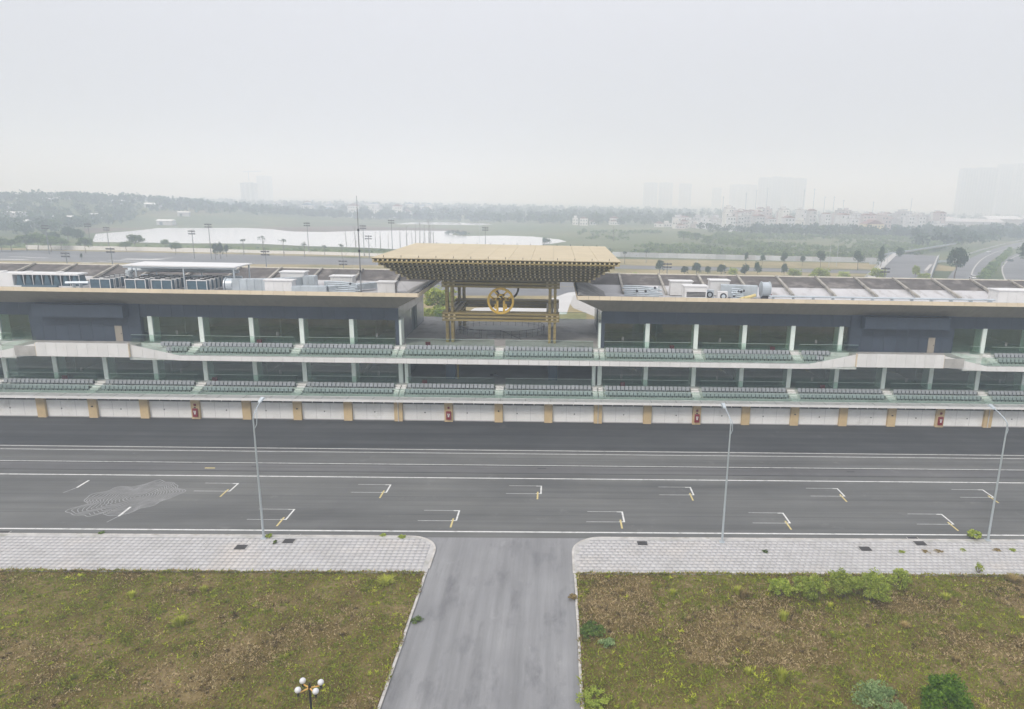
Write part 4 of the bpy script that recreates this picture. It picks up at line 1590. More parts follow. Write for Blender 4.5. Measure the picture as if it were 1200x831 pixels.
def cabinet(label, u, Y, w, d, h, cap=True, louvre=False, mat='white'):
    o = empty('rooftop_cabinet', rp(u, Y), label, 'air conditioner')
    n = max(2, int(w / 1.3))
    for k in range(n):
        MB().box(-w / 2 + k * w / n + .012, -w / 2 + (k + 1) * w / n - .012, -d / 2, d / 2, .12, h - .08).build('casing_panel', MAT[mat], o)
    MB().box(-w / 2 + .05, w / 2 - .05, -d / 2 + .05, d / 2 - .05, 0, .119).build('plinth', MAT['black'], o)
    if cap:
        MB().box(-w / 2 - .15, w / 2 + .15, -d / 2 - .15, d / 2 + .15, h - .08, h + .06).build('cap', MAT['white'], o)
    if louvre:
        for k in range(4):
            MB().box(-w / 2 + .35, w / 2 - .2, -d / 2 - .05, -d / 2 - .002, .55 + k * .2, .67 + k * .2).build('louvre', MAT['black'], o)
    return o


cabinet('white panelled cabinet with flat cap near the slanting duct', -33.4, 102.3, 4.0, 1.6, 2.0)
cabinet('white cabinet with stepped cap behind the panelled cabinet', -33.0, 107.0, 3.6, 2.0, 2.75)
cabinet('small grey cabinet beside the stepped cap cabinet', -30.4, 106.4, 1.8, 1.6, 2.3, False, False, 'galv')
cabinet('low white cabinet at the bend of the slanting duct', -25.6, 107.2, 3.4, 1.8, 2.2)
cabinet('white cabinet beneath the pavilion eave near the roof mast', -18.0, 104.0, 2.6, 1.6, 1.8)
cabinet('white cabinet with black louvres beside the round-fan condensers', 28.6, 102.6, 3.4, 1.8, 2.15, True, True)
cabinet('tall white cabinet behind the louvred one', 27.2, 106.8, 3.4, 1.6, 2.35)
cabinet('white cabinet with wide cap next to the grey duct', 33.4, 107.6, 3.0, 2.0, 2.5)
cabinet('tall white air unit with a stepped top where the roof pipe ends', 79.6, 103.6, 8.5, 2.6, 2.2)
fn = empty('rooftop_fan', rp(39.8, 104.2), 'upright round fan drum at the end of the grey duct', 'fan')
MB().tube((-.5, 0, 1.55), (.6, 0, 1.55), 1.1, n=20).build('fan_drum', MAT['galv'], fn)
MB().tube((.6, 0, 1.55), (.7, 0, 1.55), 1.2, n=20).tube((-.6, 0, 1.55), (-.5, 0, 1.55), 1.2, n=20).build('rim', MAT['galv'], fn)
MB().box(-.4, .5, -.5, .5, 0, .6).build('foot', MAT['black'], fn)
MB().box(.75, 1.1, -.3, .3, .5, .8).build('motor', MAT['red'], fn)
for k, (u, Y) in enumerate(((30.9, 103.2), (32.6, 101.6))):
    o = empty('condenser_unit', rp(u, Y), ('small dark condenser squeezed beside the louvred white cabinet', 'small white condenser with round fan grille on the roof')[k], 'air conditioner')
    MB().box(-.75, .75, -.4, .4, .08, 1.45).build('casing', MAT['galv' if k == 0 else 'white'], o)
    MB().tube((.1, -.46, .75), (.1, -.402, .75), .5, n=18).build('fan_grille', MAT['black'], o)
    MB().tube((.1, -.49, .75), (.1, -.462, .75), .3, n=18).build('fan_hub', MAT['galv'], o)
ys_ = MB().path([(-1.3, 0, .15), (-.4, -.1, .55), (.6, .05, .75), (1.4, .1, 1.0)], .25, 8)
tag(ys_.build('yellow_hose', MAT['yellow_line'], None, rp(36.2, 101.2)), 'yellow flexible hose lying in front of the grey duct', 'hose')
# pipe skid near the pavilion, each side of the gap
for u, Y, lb, sc_ in ((21.0, 103.8, 'skid of tangled grey pipes and valves beside the pavilion eave', 1.0), (-24.4, 103.0, 'skid of grey pipes and dark valves near the roof mast', .9), (35.4, 102.2, 'dark coiled pipes between the fan condenser and the yellow hose', .4)):
    o = empty('pipe_skid', rp(u, Y), lb, 'pipe')
    rg = random.Random(int(u * 10))
    for k in range(6):
        z = .4 + .25 * k
        MB().path([(-3.3 * sc_ + rg.uniform(0, .8), -.8 + .3 * k, z), (rg.uniform(-.4, .6), -.8 + .3 * k, z), (3.0 * sc_ - rg.uniform(0, 1), -.6 + .25 * k, z * .8)], .13, 7).build('pipe', MAT['galv'], o)
    for k in range(8):
        x = rg.uniform(-3, 3) * sc_
        y = rg.uniform(-.8, .8)
        MB().tube((x, y, 0), (x, y, rg.uniform(.9, 1.9)), .09, n=6).build('pipe', MAT['galv'], o)
        MB().ball((x, y, rg.uniform(.7, 1.5)), .2, 8, 6).build('valve', MAT['black' if k % 3 else 'galv'], o)
# pipe run on stands along the front of the right wing roof, and at the left
pr = empty('pipe_run', rp(39.5, 100.5), 'long thin grey pipe on low stands along the roof edge', 'pipe')
MB().tube((0, 0, .95), (34.2, 0, .95), .13, n=8).build('pipe', MAT['galv'], pr)
MB().tube((0, .5, .95), (34.2, .5, .95), .1, n=8).build('pipe', MAT['galv'], pr)
for k in range(12):
    MB().box(.6 + k * 3, .7 + k * 3, -.25, .7, 0, .82).build('stand', MAT['galv'], pr)
pr = empty('pipe_run', rp(-64.0, 101.2), 'short grey pipe between the chiller and the first condenser bank', 'pipe')
MB().tube((0, 0, 1.2), (3.2, .2, 1.25), .2, n=8).build('pipe', MAT['galv'], pr)
MB().box(1, 1.12, -.2, .4, 0, 1.1).box(2, 2.12, -.2, .4, 0, 1.1).build('stand', MAT['galv'], pr)
# radio mast with guys
ms = empty('radio_mast', rp(-21.7, 103), 'slender lattice radio mast with guy wires on the wing roof', 'mast')
MB().tube((0, 0, 0), (0, 0, 9.0), .085, n=6).build('mast_pole', MAT['mast'], ms)
MB().tube((0, 0, 9.0), (0, 0, 12.6), .06, n=6).tube((0, 0, 12.6), (0, 0, 14.4), .028, n=6).build('mast_tip', MAT['mast'], ms)
for a in (.4, 2.5, 4.6):
    MB().tube((0, 0, 9.3), (7.2 * cos(a), 4.2 * sin(a), .4), .012, n=4).build('guy_wire', MAT['mast'], ms)
for z in (3.2, 6.2, 9.3):
    MB().cbox((0, 0, z), .22, .22, .35).build('clamp', MAT['black'], ms)

# ================================================================== STREET LAMPS
for (bx_, by_), (px_, py_), lb in (((309.2, 632.2), (308, 472), 'tall grey street lamp rising beside the bright green weed on the paving'),
                                   ((846, 636.5), (848, 478), 'tall grey street lamp standing between the paving and the far start slots'),
                                   ((1157.3, 634.4), (1165, 480), 'tall grey street lamp rising behind the leafy shrub at the kerb')):
    p = G(bx_, by_)
    o = empty('street_lamp', (p[0], p[1], .1), lb, 'street lamp', 'street lamps along the paving')
    MB().box(-.22, .22, -.22, .22, 0, .06).tube((0, 0, .06), (0, 0, .35), .13, .1, 10).build('base_plate', MAT['galv'], o)
    MB().tube((0, 0, .06), (0, 0, 11.2), .105, .06, 12).build('pole', MAT['lamp_grey'], o, smooth=False)
    tip = Vector((-.15, 2.5, 12.15))
    arm = [Vector((0, 0, 11.1)), Vector((0, .15, 11.35)), Vector((-.02, .6, 11.62)), Vector((-.06, 1.2, 11.85)), Vector((-.1, 1.9, 12.02)), tip]
    MB().path(arm, .04, 7).build('arm', MAT['lamp_grey'], o)
    MB().path([Vector((.0, -.02, 10.1)), Vector((.22, .1, 10.6)), Vector((.2, .3, 11.2)), Vector((.05, .7, 11.66))], .028, 6).build('brace', MAT['lamp_grey'], o)
    h = MB()
    h.add([(-.30, 1.75, 12.0), (-.0, 1.75, 12.0), (.05, 2.6, 12.16), (-.35, 2.6, 12.16), (-.25, 1.78, 12.1), (-.05, 1.78, 12.1), (.0, 2.5, 12.29), (-.3, 2.5, 12.29)],
          [(3, 2, 1, 0), (4, 5, 6, 7), (0, 1, 5, 4), (1, 2, 6, 5), (2, 3, 7, 6), (3, 0, 4, 7)])
    hd = h.build('lamp_head', MAT['galv'], o)
    MB().add([(-.29, 1.85, 12.0), (-.02, 1.85, 12.0), (.02, 2.5, 12.125), (-.32, 2.5, 12.125)], [(3, 2, 1, 0)]).build('lens', MAT['white'], hd)

gl = empty('globe_lamp', (-12.93, 32.3, 0), 'black post lamp with four white globes on orange arms in the grass', 'lamp post')
MB().tube((0, 0, 0), (0, 0, 3.95), .075, .055, 10).tube((0, 0, 3.75), (0, 0, 4.05), .09, .07, 10).tube((0, 0, 4.05), (0, 0, 4.2), .05, .01, 8).build('post', MAT['black'], gl)
MB().tube((0, 0, 0), (0, 0, .5), .16, .1, 10).build('post_foot', MAT['black'], gl)
for ax, ay in ((-.52, .43), (.5, .31), (-.52, -.29), (.46, -.38)):
    e = Vector((ax, ay, 3.74))
    MB().tube((ax * .12, ay * .12, 3.86), (ax * .85, ay * .85, 3.78), .045, .035, 7).build('arm', MAT['orange'], gl)
    MB().tube((ax, ay, 3.6), (ax, ay, 3.82), .05, .075, 8).build('globe_cup', MAT['black'], gl)
    MB().ball((ax, ay, 3.97), .168, 18, 12).build('globe', MAT['globe'], gl, smooth=True)

# drain covers in the paving and at the kerb
for n_, (x, y, w, d, zz, lb) in enumerate((
        (282.7, 642.5, 1.0, .75, .115, 'dark square drain cover set alone in the paving, away from the lamp'),
        (338.7, 635.5, 1.0, .75, .115, 'dark drain cover in the paving just beside the lamp with the green weed'),
        (345, 627.5, .95, .35, .006, 'narrow dark gully grate at the kerb beside the lamp with the green weed'),
        (3, 624, 1.2, .4, .006, 'narrow dark gully grate at the kerb near the contour painting'),
        (1013.8, 644.5, 1.05, .75, .115, 'grey-black drain cover in the paving before the weed-grown joint'),
        (1078, 638, 1.05, .75, .115, 'reddish dark drain cover in the paving near the leafy kerb shrub'),
        (1069.5, 630.8, 1.0, .35, .006, 'narrow dark gully grate at the kerb near the leafy shrub'),
        (752.6, 638, .95, .7, .115, 'reddish dark drain cover near the rounded paving corner'),
        (750.6, 631, .95, .35, .006, 'narrow dark gully grate at the kerb near the rounded paving corner'))):
    p = G(x, y)
    o = tag(MB().box(-w / 2, w / 2, -d / 2, d / 2, 0, .012).build('drain_cover', MAT['iron'], None, (p[0], p[1], zz)), lb, 'drain cover')
    fr = MB()
    for a in (-1, 1):
        fr.box(a * w / 2 - .03, a * w / 2 + .03, -d / 2 - .03, d / 2 + .03, 0, .018)
    fr.build('frame', MAT['conc'], o)
    for k in range(4):
        MB().box(-w / 2 + .1, w / 2 - .1, -d / 2 + d * (k + .3) / 4, -d / 2 + d * (k + .55) / 4, .0121, .02).build('grate_bar', MAT['gutter'], o)


# ================================================================== FOREGROUND PLANTS
def tuft_mesh(name, seed, n, rad, h, w, mat, droop=.6):
    rg = np.random.default_rng(seed)
    a = rg.uniform(0, 2 * pi, n)
    r = rad * .45 * np.sqrt(rg.random(n))
    b = np.stack([r * np.cos(a), r * np.sin(a), np.zeros(n)], 1)
    hh = h * rg.uniform(.5, 1.1, n)
    out = rad * rg.uniform(.2, 1, n) * droop
    mid = b + np.stack([out * .4 * np.cos(a), out * .4 * np.sin(a), hh * .65], 1)
    tip = b + np.stack([out * 1.2 * np.cos(a), out * 1.2 * np.sin(a), hh], 1)
    pr_ = np.stack([-np.sin(a), np.cos(a), np.zeros(n)], 1) * (w * rg.uniform(.6, 1.2, n))[:, None]
    T = np.concatenate([np.stack([b - pr_, b + pr_, mid + pr_ * .8], 1), np.stack([b - pr_, mid + pr_ * .8, mid - pr_ * .8], 1), np.stack([mid - pr_ * .8, mid + pr_ * .8, tip], 1)])
    t = np.clip(rg.normal(.5, .22, n), 0, 1)
    return tris_mesh(name, T, np.concatenate([t, t, t]), mat)


def bush(name, label, x, y, rad, h, n, leaf, mat, cat='shrub', seed=1, nstem=6, group=None, nclump=16, loc=None, clump=.36):
    p = loc or G(x, y)
    o = empty(name, (p[0], p[1], p[2]), label, cat, group)
    me = crown_mesh('foliage', seed, rad, h * .5, h * .52, n, leaf, MAT[mat], nclump, clump)
    obj('foliage', me, o)
    st = MB()
    rg = random.Random(seed)
    for k in range(nstem):
        a = rg.uniform(0, 2 * pi)
        st.tube((0.1 * rad * cos(a), .1 * rad * sin(a), -.05), (rad * .6 * cos(a), rad * .6 * sin(a), h * rg.uniform(.45, .8)), .02 + .01 * h, .008, 5)
    st.build('stems', MAT['bark'], o)
    return o


bush('shrub', 'glossy deep green shrub rising from the dry grass', 1105, 848, 1.6, 3.0, 5600, .075, 'leaf_vivid', seed=3, nclump=60, clump=.24)
bush('shrub', 'pale sage green feathery shrub beside the glossy green one', 1026, 850, 1.75, 2.7, 3000, .06, 'leaf_sage', seed=4, nclump=70, clump=.20)
for k, (x, y, r_, h, mt, lb) in enumerate((
        (1018, 704, 1.8, 2.4, 'leaf_light', 'broad yellow-green shrub at the paving edge, biggest of the shrub row'),
        (985, 700, 1.35, 2.2, 'leaf_light', 'tall green shrub just before the broad yellow-green one'),
        (948, 702, 1.55, 1.9, 'leaf_light', 'rounded green shrub in the shrub row by the paving'),
        (912, 698, 1.1, 1.5, 'leaf_light', 'smallest green shrub at the thin end of the shrub row'),
        (1052, 690, 1.0, 1.8, 'leaf_light', 'yellowish shrub at the far end of the shrub row next to bare soil'))):
    bush('shrub', lb, x, y, r_, h, int(1900 * r_), .062, mt, seed=20 + k, nclump=44, clump=.24)
bush('shrub', 'dark green bush hugging the driveway kerb', 694, 744, 1.05, .75, 1700, .055, 'leaf_mid', seed=41, nclump=44, clump=.22)
bush('shrub', 'low bright green weed patch beside the driveway kerb', 696, 822, 1.2, .4, 1300, .05, 'leaf_light', seed=42, nclump=40, clump=.2)
bush('shrub', 'small pale green weed near the driveway bush', 712, 757, .6, .5, 500, .06, 'leaf_sage', seed=43)
bush('kerb_shrub', 'small leafy shrub growing out of the kerb beside a street lamp', 1142, 632, .75, .75, 700, .08, 'leaf_light', 'shrub', 44)
bush('weed', 'bright green weed at the foot of the street lamp', 315, 630, .38, .35, 260, .06, 'leaf_light', 'weed', 45)
bush('weed', 'tiny green weed at the kerb near the contour painting', 119, 626, .3, .25, 160, .05, 'leaf_mid', 'weed', 46)
bush('weed', 'thin weed sprouting between paving slabs below the lamp', 323, 638, .22, .4, 120, .05, 'leaf_mid', 'weed', 47)
bush('weed', 'little green weed on the rounded paving corner near the driveway', 470, 631, .4, .25, 200, .06, 'leaf_light', 'weed', 48)
bush('weed', 'little green weed at the kerb a step from the rounded corner', 449, 629, .3, .25, 160, .06, 'leaf_light', 'weed', 49)
bush('weed', 'lone green weed in the paving joint beyond the middle lamp', 897, 648, .3, .28, 150, .05, 'leaf_mid', 'weed', 50)
bush('weed', 'brownish weed leaning over the driveway kerb', 672, 702, .4, .4, 260, .05, 'leaf_straw', 'weed', 51)
bush('weed', 'dark dry weed hanging over the kerb onto the driveway', 489, 728, .5, .25, 300, .045, 'leaf_mid', 'weed', 52)
bush('weed', 'thin-stemmed seedling with broad leaves at the paving edge', 1146, 672, .35, .9, 90, .10, 'leaf_light', 'weed', 53)
for k, (x, y) in enumerate(((1056, 648), (1100, 647), (1128, 646), (1167, 646), (1186, 646), (1085, 648))):
    o = bush('joint_weed', 'dry weed tuft in the long paving joint', x, y, .4 if k % 2 else .35, .2, 220, .045, 'leaf_straw' if k % 2 else 'leaf_light', 'weed', 60 + k, 3, 'weeds in the paving joint')
    o['label'] = 'dry straw weed tuft in the long paving joint' if k % 2 else 'green weed tuft in the long paving joint'
    o['group'] = ('straw' if k % 2 else 'green') + ' weeds in the paving joint'
TUFTS = (
    (212, 732, .65, .55, 'leaf_weed', 'broad bright yellow-green grass tuft alone in the open field'),
    (155, 700, .35, .5, 'leaf_weed', 'slim yellow-green tuft in the field across from the contour painting'),
    (239, 694, .4, .5, 'leaf_weed', 'yellow-green tuft near the paving, close to the broad one'),
    (24, 719, .22, .3, 'leaf_weed', 'small yellow tuft among the dry grass'),
    (453, 683, .95, .4, 'leaf_weed', 'lush yellow-green grass patch at the paving corner by the driveway'),
    (865, 696, .5, .6, 'leaf_weed', 'yellow tuft right beside a straw tuft near the shrub row'),
    (872, 700, .6, .65, 'leaf_straw', 'straw-coloured tuft right beside a yellow tuft near the shrub row'),
    (788, 698, .4, .5, 'leaf_weed', 'lone yellow tuft between the driveway and the shrub row'),
    (727, 696, .4, .4, 'leaf_straw', 'small straw tuft near the paving close to the driveway'),
    (918, 727, .5, .75, 'leaf_weed', 'tall yellow tuft standing in bleached grass below the shrub row'),
    (916, 798, .5, .85, 'leaf_weed', 'tall yellow tuft deep in the dry field'),
    (973, 712, .3, .4, 'leaf_weed', 'small golden tuft just below the shrub row'),
    (1108, 702, .5, .45, 'leaf_weed', 'golden tuft on the bare soil past the shrub row'),
    (1060, 735, .5, .35, 'leaf_straw', 'rusty straw tuft in the dry field'),
    (877, 790, .35, .4, 'leaf_weed', 'short yellow tuft beside the tall one deep in the field'),
    (1120, 775, .4, .4, 'leaf_straw', 'orange-brown tuft in the field above the glossy shrub'),
    (1188, 682, .9, .5, 'leaf_straw', 'orange-brown dry grass clump by the paving edge'),
    (806, 728, .3, .3, 'leaf_straw', 'short straw tuft in the bleached part of the field'))
for k, (x, y, r_, h, mt, lb) in enumerate(TUFTS):
    p = G(x, y)
    me = tuft_mesh('grass_tuft', 80 + k, int(90 + 200 * r_), r_, h, .026, MAT[mt])
    tag(obj('grass_tuft', me, None, (p[0], p[1], 0)), lb, 'grass tuft')


# ================================================================== BEHIND THE BUILDING
def gpoly(pix):
    return [G(x, y)[:2] for x, y in pix]


# lake, marsh and ground covers (each sheet a few mm above the one below)
m, nt, b = new_mat('lake_water')
b.inputs['Base Color'].default_value = (.90, .90, .90, 1)
b.inputs['Roughness'].default_value = .22
b.inputs['Metallic'].default_value = .7
b.inputs['Specular IOR Level'].default_value = .9
b.inputs['IOR'].default_value = 1.6
n_ = noise(nt, wpos(nt, (.4, 1, 1)), .6, 4, .6)
MAT['water'] = m
sheet('marsh', [(-420, 560), (-330, 640), (-170, 610), (-60, 480), (30, 430), (330, 395), (420, 560), (330, 760), (120, 800), (-120, 850), (-420, 800)], -.05, MAT['marsh'])
reeds = sheet('reed_bed', gpoly([(95, 259), (200, 257), (330, 261), (420, 265), (520, 268), (560, 272), (440, 272.5), (380, 273), (330, 270.5), (270, 267), (205, 266), (150, 269), (100, 274)]), -.045, MAT['reed'])
lake_pix = [(108, 283.5), (112, 274), (150, 271), (175, 268.5), (200, 265), (260, 266), (320, 268.5), (330, 270), (345, 271.3), (380, 271.8), (430, 270.3), (480, 270), (520, 270.6), (533, 272), (530, 275.5), (545, 276.5), (590, 276), (625, 277.2), (655, 280.5), (664, 283), (640, 286.5), (560, 295), (500, 293.5), (456, 291.6), (430, 290.3), (360, 288.3), (300, 285.5), (210, 285), (160, 284)]
lake = sheet('lake', gpoly(lake_pix), -.04, MAT['water'])
sheet('pond', gpoly([(455, 261.8), (480, 260.6), (520, 260.4), (565, 261.6), (578, 262.8), (560, 264), (520, 263.4), (470, 262.8)]), -.04, MAT['water'])
sheet('shore_bank', [(-330, 383), (-235, 392), (-165, 388), (-105, 376), (-60, 366), (20, 372), (20, 352), (-330, 352)], -.035, MAT['bank'])
sheet('scrub_strip', [(-330, 320), (-330, 352), (20, 352), (200, 352), (200, 318), (-60, 318), (-100, 338)], -.035, MAT['drygrass'])
# back straight and paddock roads
sheet('back_straight', [(-420, 292), (-420, 342), (-225, 341), (-150, 339), (-98, 330), (-60, 326), (-60, 300), (-110, 296), (-160, 290)], -.03, MAT['road_far'])
sheet('perimeter_road', [(-60, 326), (40, 317), (150, 313), (150, 299), (40, 302), (-60, 303)], -.03, MAT['road_far'])
sheet('verge', [(-160, 290), (-110, 296), (-60, 300), (40, 300), (150, 297), (150, 284), (40, 286), (-60, 284), (-160, 278), (-420, 280), (-420, 292)], -.03, MAT['drygrass'])
sheet('paddock_yard', [(-120, 118), (140, 118), (140, 286), (40, 286), (-60, 284), (-120, 279)], -.03, MAT['drygrass'])
sheet('paddock_road', [(-120, 215), (-40, 209), (10, 214), (10, 236), (-30, 236), (-120, 262)], -.02, MAT['road_far'])
sheet('service_road', [(-60, 237), (10, 237), (60, 234), (60, 262), (-60, 268)], -.02, MAT['road_far'])
sheet('paved_square', gpoly([(548, 366), (556, 361), (600, 358.5), (640, 352), (665, 343), (690, 340), (696, 352), (668, 356), (664, 368), (600, 371)]), -.016, MAT['paving_far'])
sheet('curved_path', gpoly([(668, 356), (672, 346), (684, 347), (703, 362), (700, 372), (672, 361)]), -.012, MAT['conc'])
# white paint on the run-off area
for x, y, w, d in ((12, 304, 12, 1.2), (42, 302, 9, .8), (118, 306.5, 3, .6), (135, 305, 6, .8), (165, 303.8, 16, 2.2), (188, 303, 7, .7), (197, 301.5, 4, .6), (152, 306, 6, .8), (100, 308, 4, .8), (20, 301, 8, .7)):
    p = G(x, y)
    struct(MB().quad((p[0] - w / 2, p[1] - d, -.012), (p[0] + w / 2, p[1] - d, -.012), (p[0] + w / 2 + 1.5, p[1] + d, -.012), (p[0] - w / 2 + 1, p[1] + d, -.012)).build('painted_patch', MAT['paving_far']))

# ------------------------------------------------------------------ trees
TREE = {}
for kind, mat, rx, rz, zc, n, sz, nc in (('round', 'leaf_dark', 2.1, 2.4, 4.6, 1500, .20, 26), ('spread', 'leaf_mid', 3.2, 2.2, 4.6, 2000, .23, 30), ('slim', 'leaf_dark', 1.5, 3.0, 4.8, 1400, .19, 22),
                                         ('pale', 'leaf_light', 2.3, 2.0, 3.2, 1500, .19, 26), ('big', 'leaf_dark', 3.4, 4.0, 6.6, 3200, .24, 34)):
    for v in range(2):
        seed = hash((rx, n, v)) % 9999
        TREE[kind, v] = (crown_mesh('crown', 300 + v * 17 + int(rx * 10), rx, rz, zc, n, sz, MAT[mat], nc, .44), trunk_mesh('trunk', 40 + v, zc * .75, .16 if kind != 'big' else .3, rx, zc), zc + rz)


def tree(kind, label, x, y, h, cat='tree', group=None, loc=None, wide=1.0, v=None):
    v = random.randint(0, 1) if v is None else v
    cm, tm, full = TREE[kind, v]
    p = loc or G(x, y)
    o = empty('%s_tree' % {'round': 'young', 'spread': 'spreading', 'slim': 'slim', 'pale': 'pale', 'big': 'broad'}[kind], p, label, cat, group, random.uniform(0, 6.28))
    s = h / full
    o.scale = (s * wide, s * wide, s)
    obj('crown', cm, o)
    obj('trunk', tm, o)
    return o


def hpx(p, px):
    return px * p[1] * 1.01 / F_PX


def tree_px(kind, label, x, yb, yt, group=None, wide=1.0):
    p = G(x, yb)
    return tree(kind, label, x, yb, hpx(p, yb - yt), group=group, wide=wide)


# right side, along the perimeter road: rounded dark trees, pale saplings
GD, GP = 'dark trees along the perimeter road', 'pale young trees along the perimeter road'
LD, LP = 'dark rounded tree along the perimeter road behind the right wing', 'pale yellow-green young tree just behind the wing roof'
for x, yb, yt, w in ((773, 326, 305, .8), (802, 327, 312, 1.0), (816, 327, 308, 1.0), (829, 326, 312, .9), (845, 328, 310, 1.0), (872, 328, 310, 1.0), (887, 328, 307, .7), (918, 328, 309, .7)):
    tree_px('round', LD, x, yb, yt, GD, w)
for x, yb, yt, w in ((858, 328, 314, 1.1), (930, 329, 315, 1.3), (961, 331, 314, 1.3), (953, 331, 317, 1.0), (988, 331, 318, 1.2), (744, 325, 319, 1.2)):
    tree_px('pale', LP, x, yb, yt, GP, w)
GS, LS = 'dark street trees on the dry verge', 'dark lollipop tree on the dry verge beyond the perimeter road'
for x, yb, yt, w in ((874, 311, 295, .75), (893, 311, 299, .9), (918, 313, 296, .85), (940, 312, 300, .9), (961, 314, 294, .9), (1005, 316, 294, .95), (1031, 318, 289, .75), (1053, 308, 290, .9)):
    tree_px('slim' if w < .8 else 'round', LS, x, yb, yt, GS, w)
tree_px('big', 'broad dark tree between the bridge ramp and the curving road', 1118, 327, 289, wide=.95)
tree_px('pale', 'pale tree against the foot of the bridge ramp', 1027, 332, 314, wide=1.1)
tree_px('pale', 'thin pale tree at the bridge parapet', 1072, 328, 311, wide=.6)
tree_px('pale', 'low pale bush tree under the bridge abutment', 1082, 331, 320, wide=1.6)
tree_px('big', 'dark tree at the outer edge of the second carriageway', 1201, 316, 283, wide=.9)
tree_px('big', 'dark tree further along the second carriageway', 1212, 318, 287, wide=.9)
# through the gap under the pavilion
tree_px('pale', 'bright green tree seen through the gap beside the pavilion columns', 515, 375, 337, wide=1.15)
for x, yb, yt in ((505, 379, 361), (517, 377, 358), (528, 378, 360)):
    tree_px('pale', 'low bright green bush behind the terrace glass rail', x, yb, yt, 'bushes behind the terrace rail', 1.5)
# left side, between the back straight and the lake
GL, LL = 'green trees along the back straight', 'green spreading tree between the back straight and the lake'
for x, yb, yt, w in ((2, 295, 279, 1.2), (14, 294, 281, 1.3), (32, 294, 276, 1.2), (45, 294, 274, 1.2), (60, 295, 277, 1.2), (72, 293, 279, 1.1), (101, 296.5, 279, 1.0), (148, 295, 283, 1.1), (159, 293, 275.5, 1.0), (206, 298, 284, 1.1), (194, 291, 281, 1.0), (-14, 295, 278, 1.2)):
    tree_px('spread', LL, x, yb, yt, GL, w)
for x, yb, yt in ((253, 304, 286), (259, 303.5, 285), (266, 301, 286.5), (96, 305, 297)):
    tree_px('slim', 'slim young tree at the edge of the back straight', x, yb, yt, 'slim young trees by the back straight')
for x, yb, yt, w in ((80, 284, 266, 1.2), (92, 286, 269, 1.2), (65, 287, 272, 1.3)):
    tree_px('big', 'tall hazy tree on the near lake shore', x, yb, yt, 'tall trees on the near lake shore', w)
# marsh trees
for x, yb, yt, w in ((801, 281, 271, 1.7), (816, 282, 273, 1.2), (829, 286, 277, 1.2)):
    tree_px('spread', 'dark clump tree standing in the open marsh', x, yb, yt, 'trees standing in the marsh', w)


def bare_tree(label, x, yb, yt, group, branches=5, fork=False):
    p = G(x, yb)
    h = hpx(p, yb - yt)
    o = empty('dead_tree', p, label, 'dead tree', group)
    rg = random.Random(int(x * 7))
    mb = MB()
    top = Vector((rg.uniform(-.04, .04) * h, rg.uniform(-.04, .04) * h, h))
    mb.tube((0, 0, -.2), top * .5, .02 * h + .05, .014 * h + .03, 6).tube(top * .5, top, .014 * h + .03, .03, 6)
    mb.build('trunk', MAT['deadwood'], o)
    br = MB()
    for k in range(branches):
        s = top * rg.uniform(.45, .9)
        a = rg.uniform(0, 6.28)
        br.tube(s, s + Vector((cos(a), sin(a), 1.3)) * h * rg.uniform(.06, .16), .01 * h + .02, .02, 5)
    br.build('branches', MAT['deadwood'], o)
    return o


for x, yb, yt in ((406, 287, 268), (417, 289, 265), (420, 286, 270), (440, 284, 270), (446, 290, 270), (455, 288, 274), (469, 289, 267), (483, 285, 270), (487, 284, 263), (492, 285, 261), (498, 284, 264), (503, 286, 258), (505, 285, 262), (508, 286, 265), (477, 291, 265)):
    bare_tree('bare dead trunk standing in the lake', x, yb, yt, 'dead trunks standing in the lake', 3)
for x, yb, yt in ((286, 299, 281), (309, 299, 278), (333, 300.5, 280), (357, 301.5, 285), (381, 301.5, 288), (401, 303, 287), (732, 309, 295), (757, 308, 294)):
    o = bare_tree('thin sparse sapling beside the back straight', x, yb, yt, 'sparse saplings beside the back straight', 7)
    p = G(x, yb)
    h = hpx(p, yb - yt)
    me = crown_mesh('foliage', int(x), h * .22, h * .15, h * .88, 90, .22, MAT['leaf_dark'], 7, .5)
    obj('foliage', me, o)
# tall palm-like tree in the marsh
bare_tree('tall thin palm-like tree rising from the open marsh', 719, 283, 266, None, 8)

# small shrubs on the islet of the lake and along the scrub (uncountable scrub is one mass)
rng = np.random.default_rng(5)


def scrub(name, label, pts, rx, rz, leaf, nper, mat, nclump=5):
    C, A, B, T = [], [], [], []
    for (x, y, s) in pts:
        P, out, t = crown_points(rng, nper, rx * s, rz * s, rz * s * .75, nclump, .55)
        P[:, 0] += x
        P[:, 1] += y
        a, b_ = leaf_axes(nper, rng, leaf * s, out)
        C.append(P)
        A.append(a)
        B.append(b_)
        T.append(np.clip(t + rng.uniform(-.2, .2), 0, 1))
    me = quads_mesh(name, np.concatenate(C), np.concatenate(A), np.concatenate(B), np.concatenate(T), MAT[mat])
    return stuff(obj(name, me), label, 'scrub')


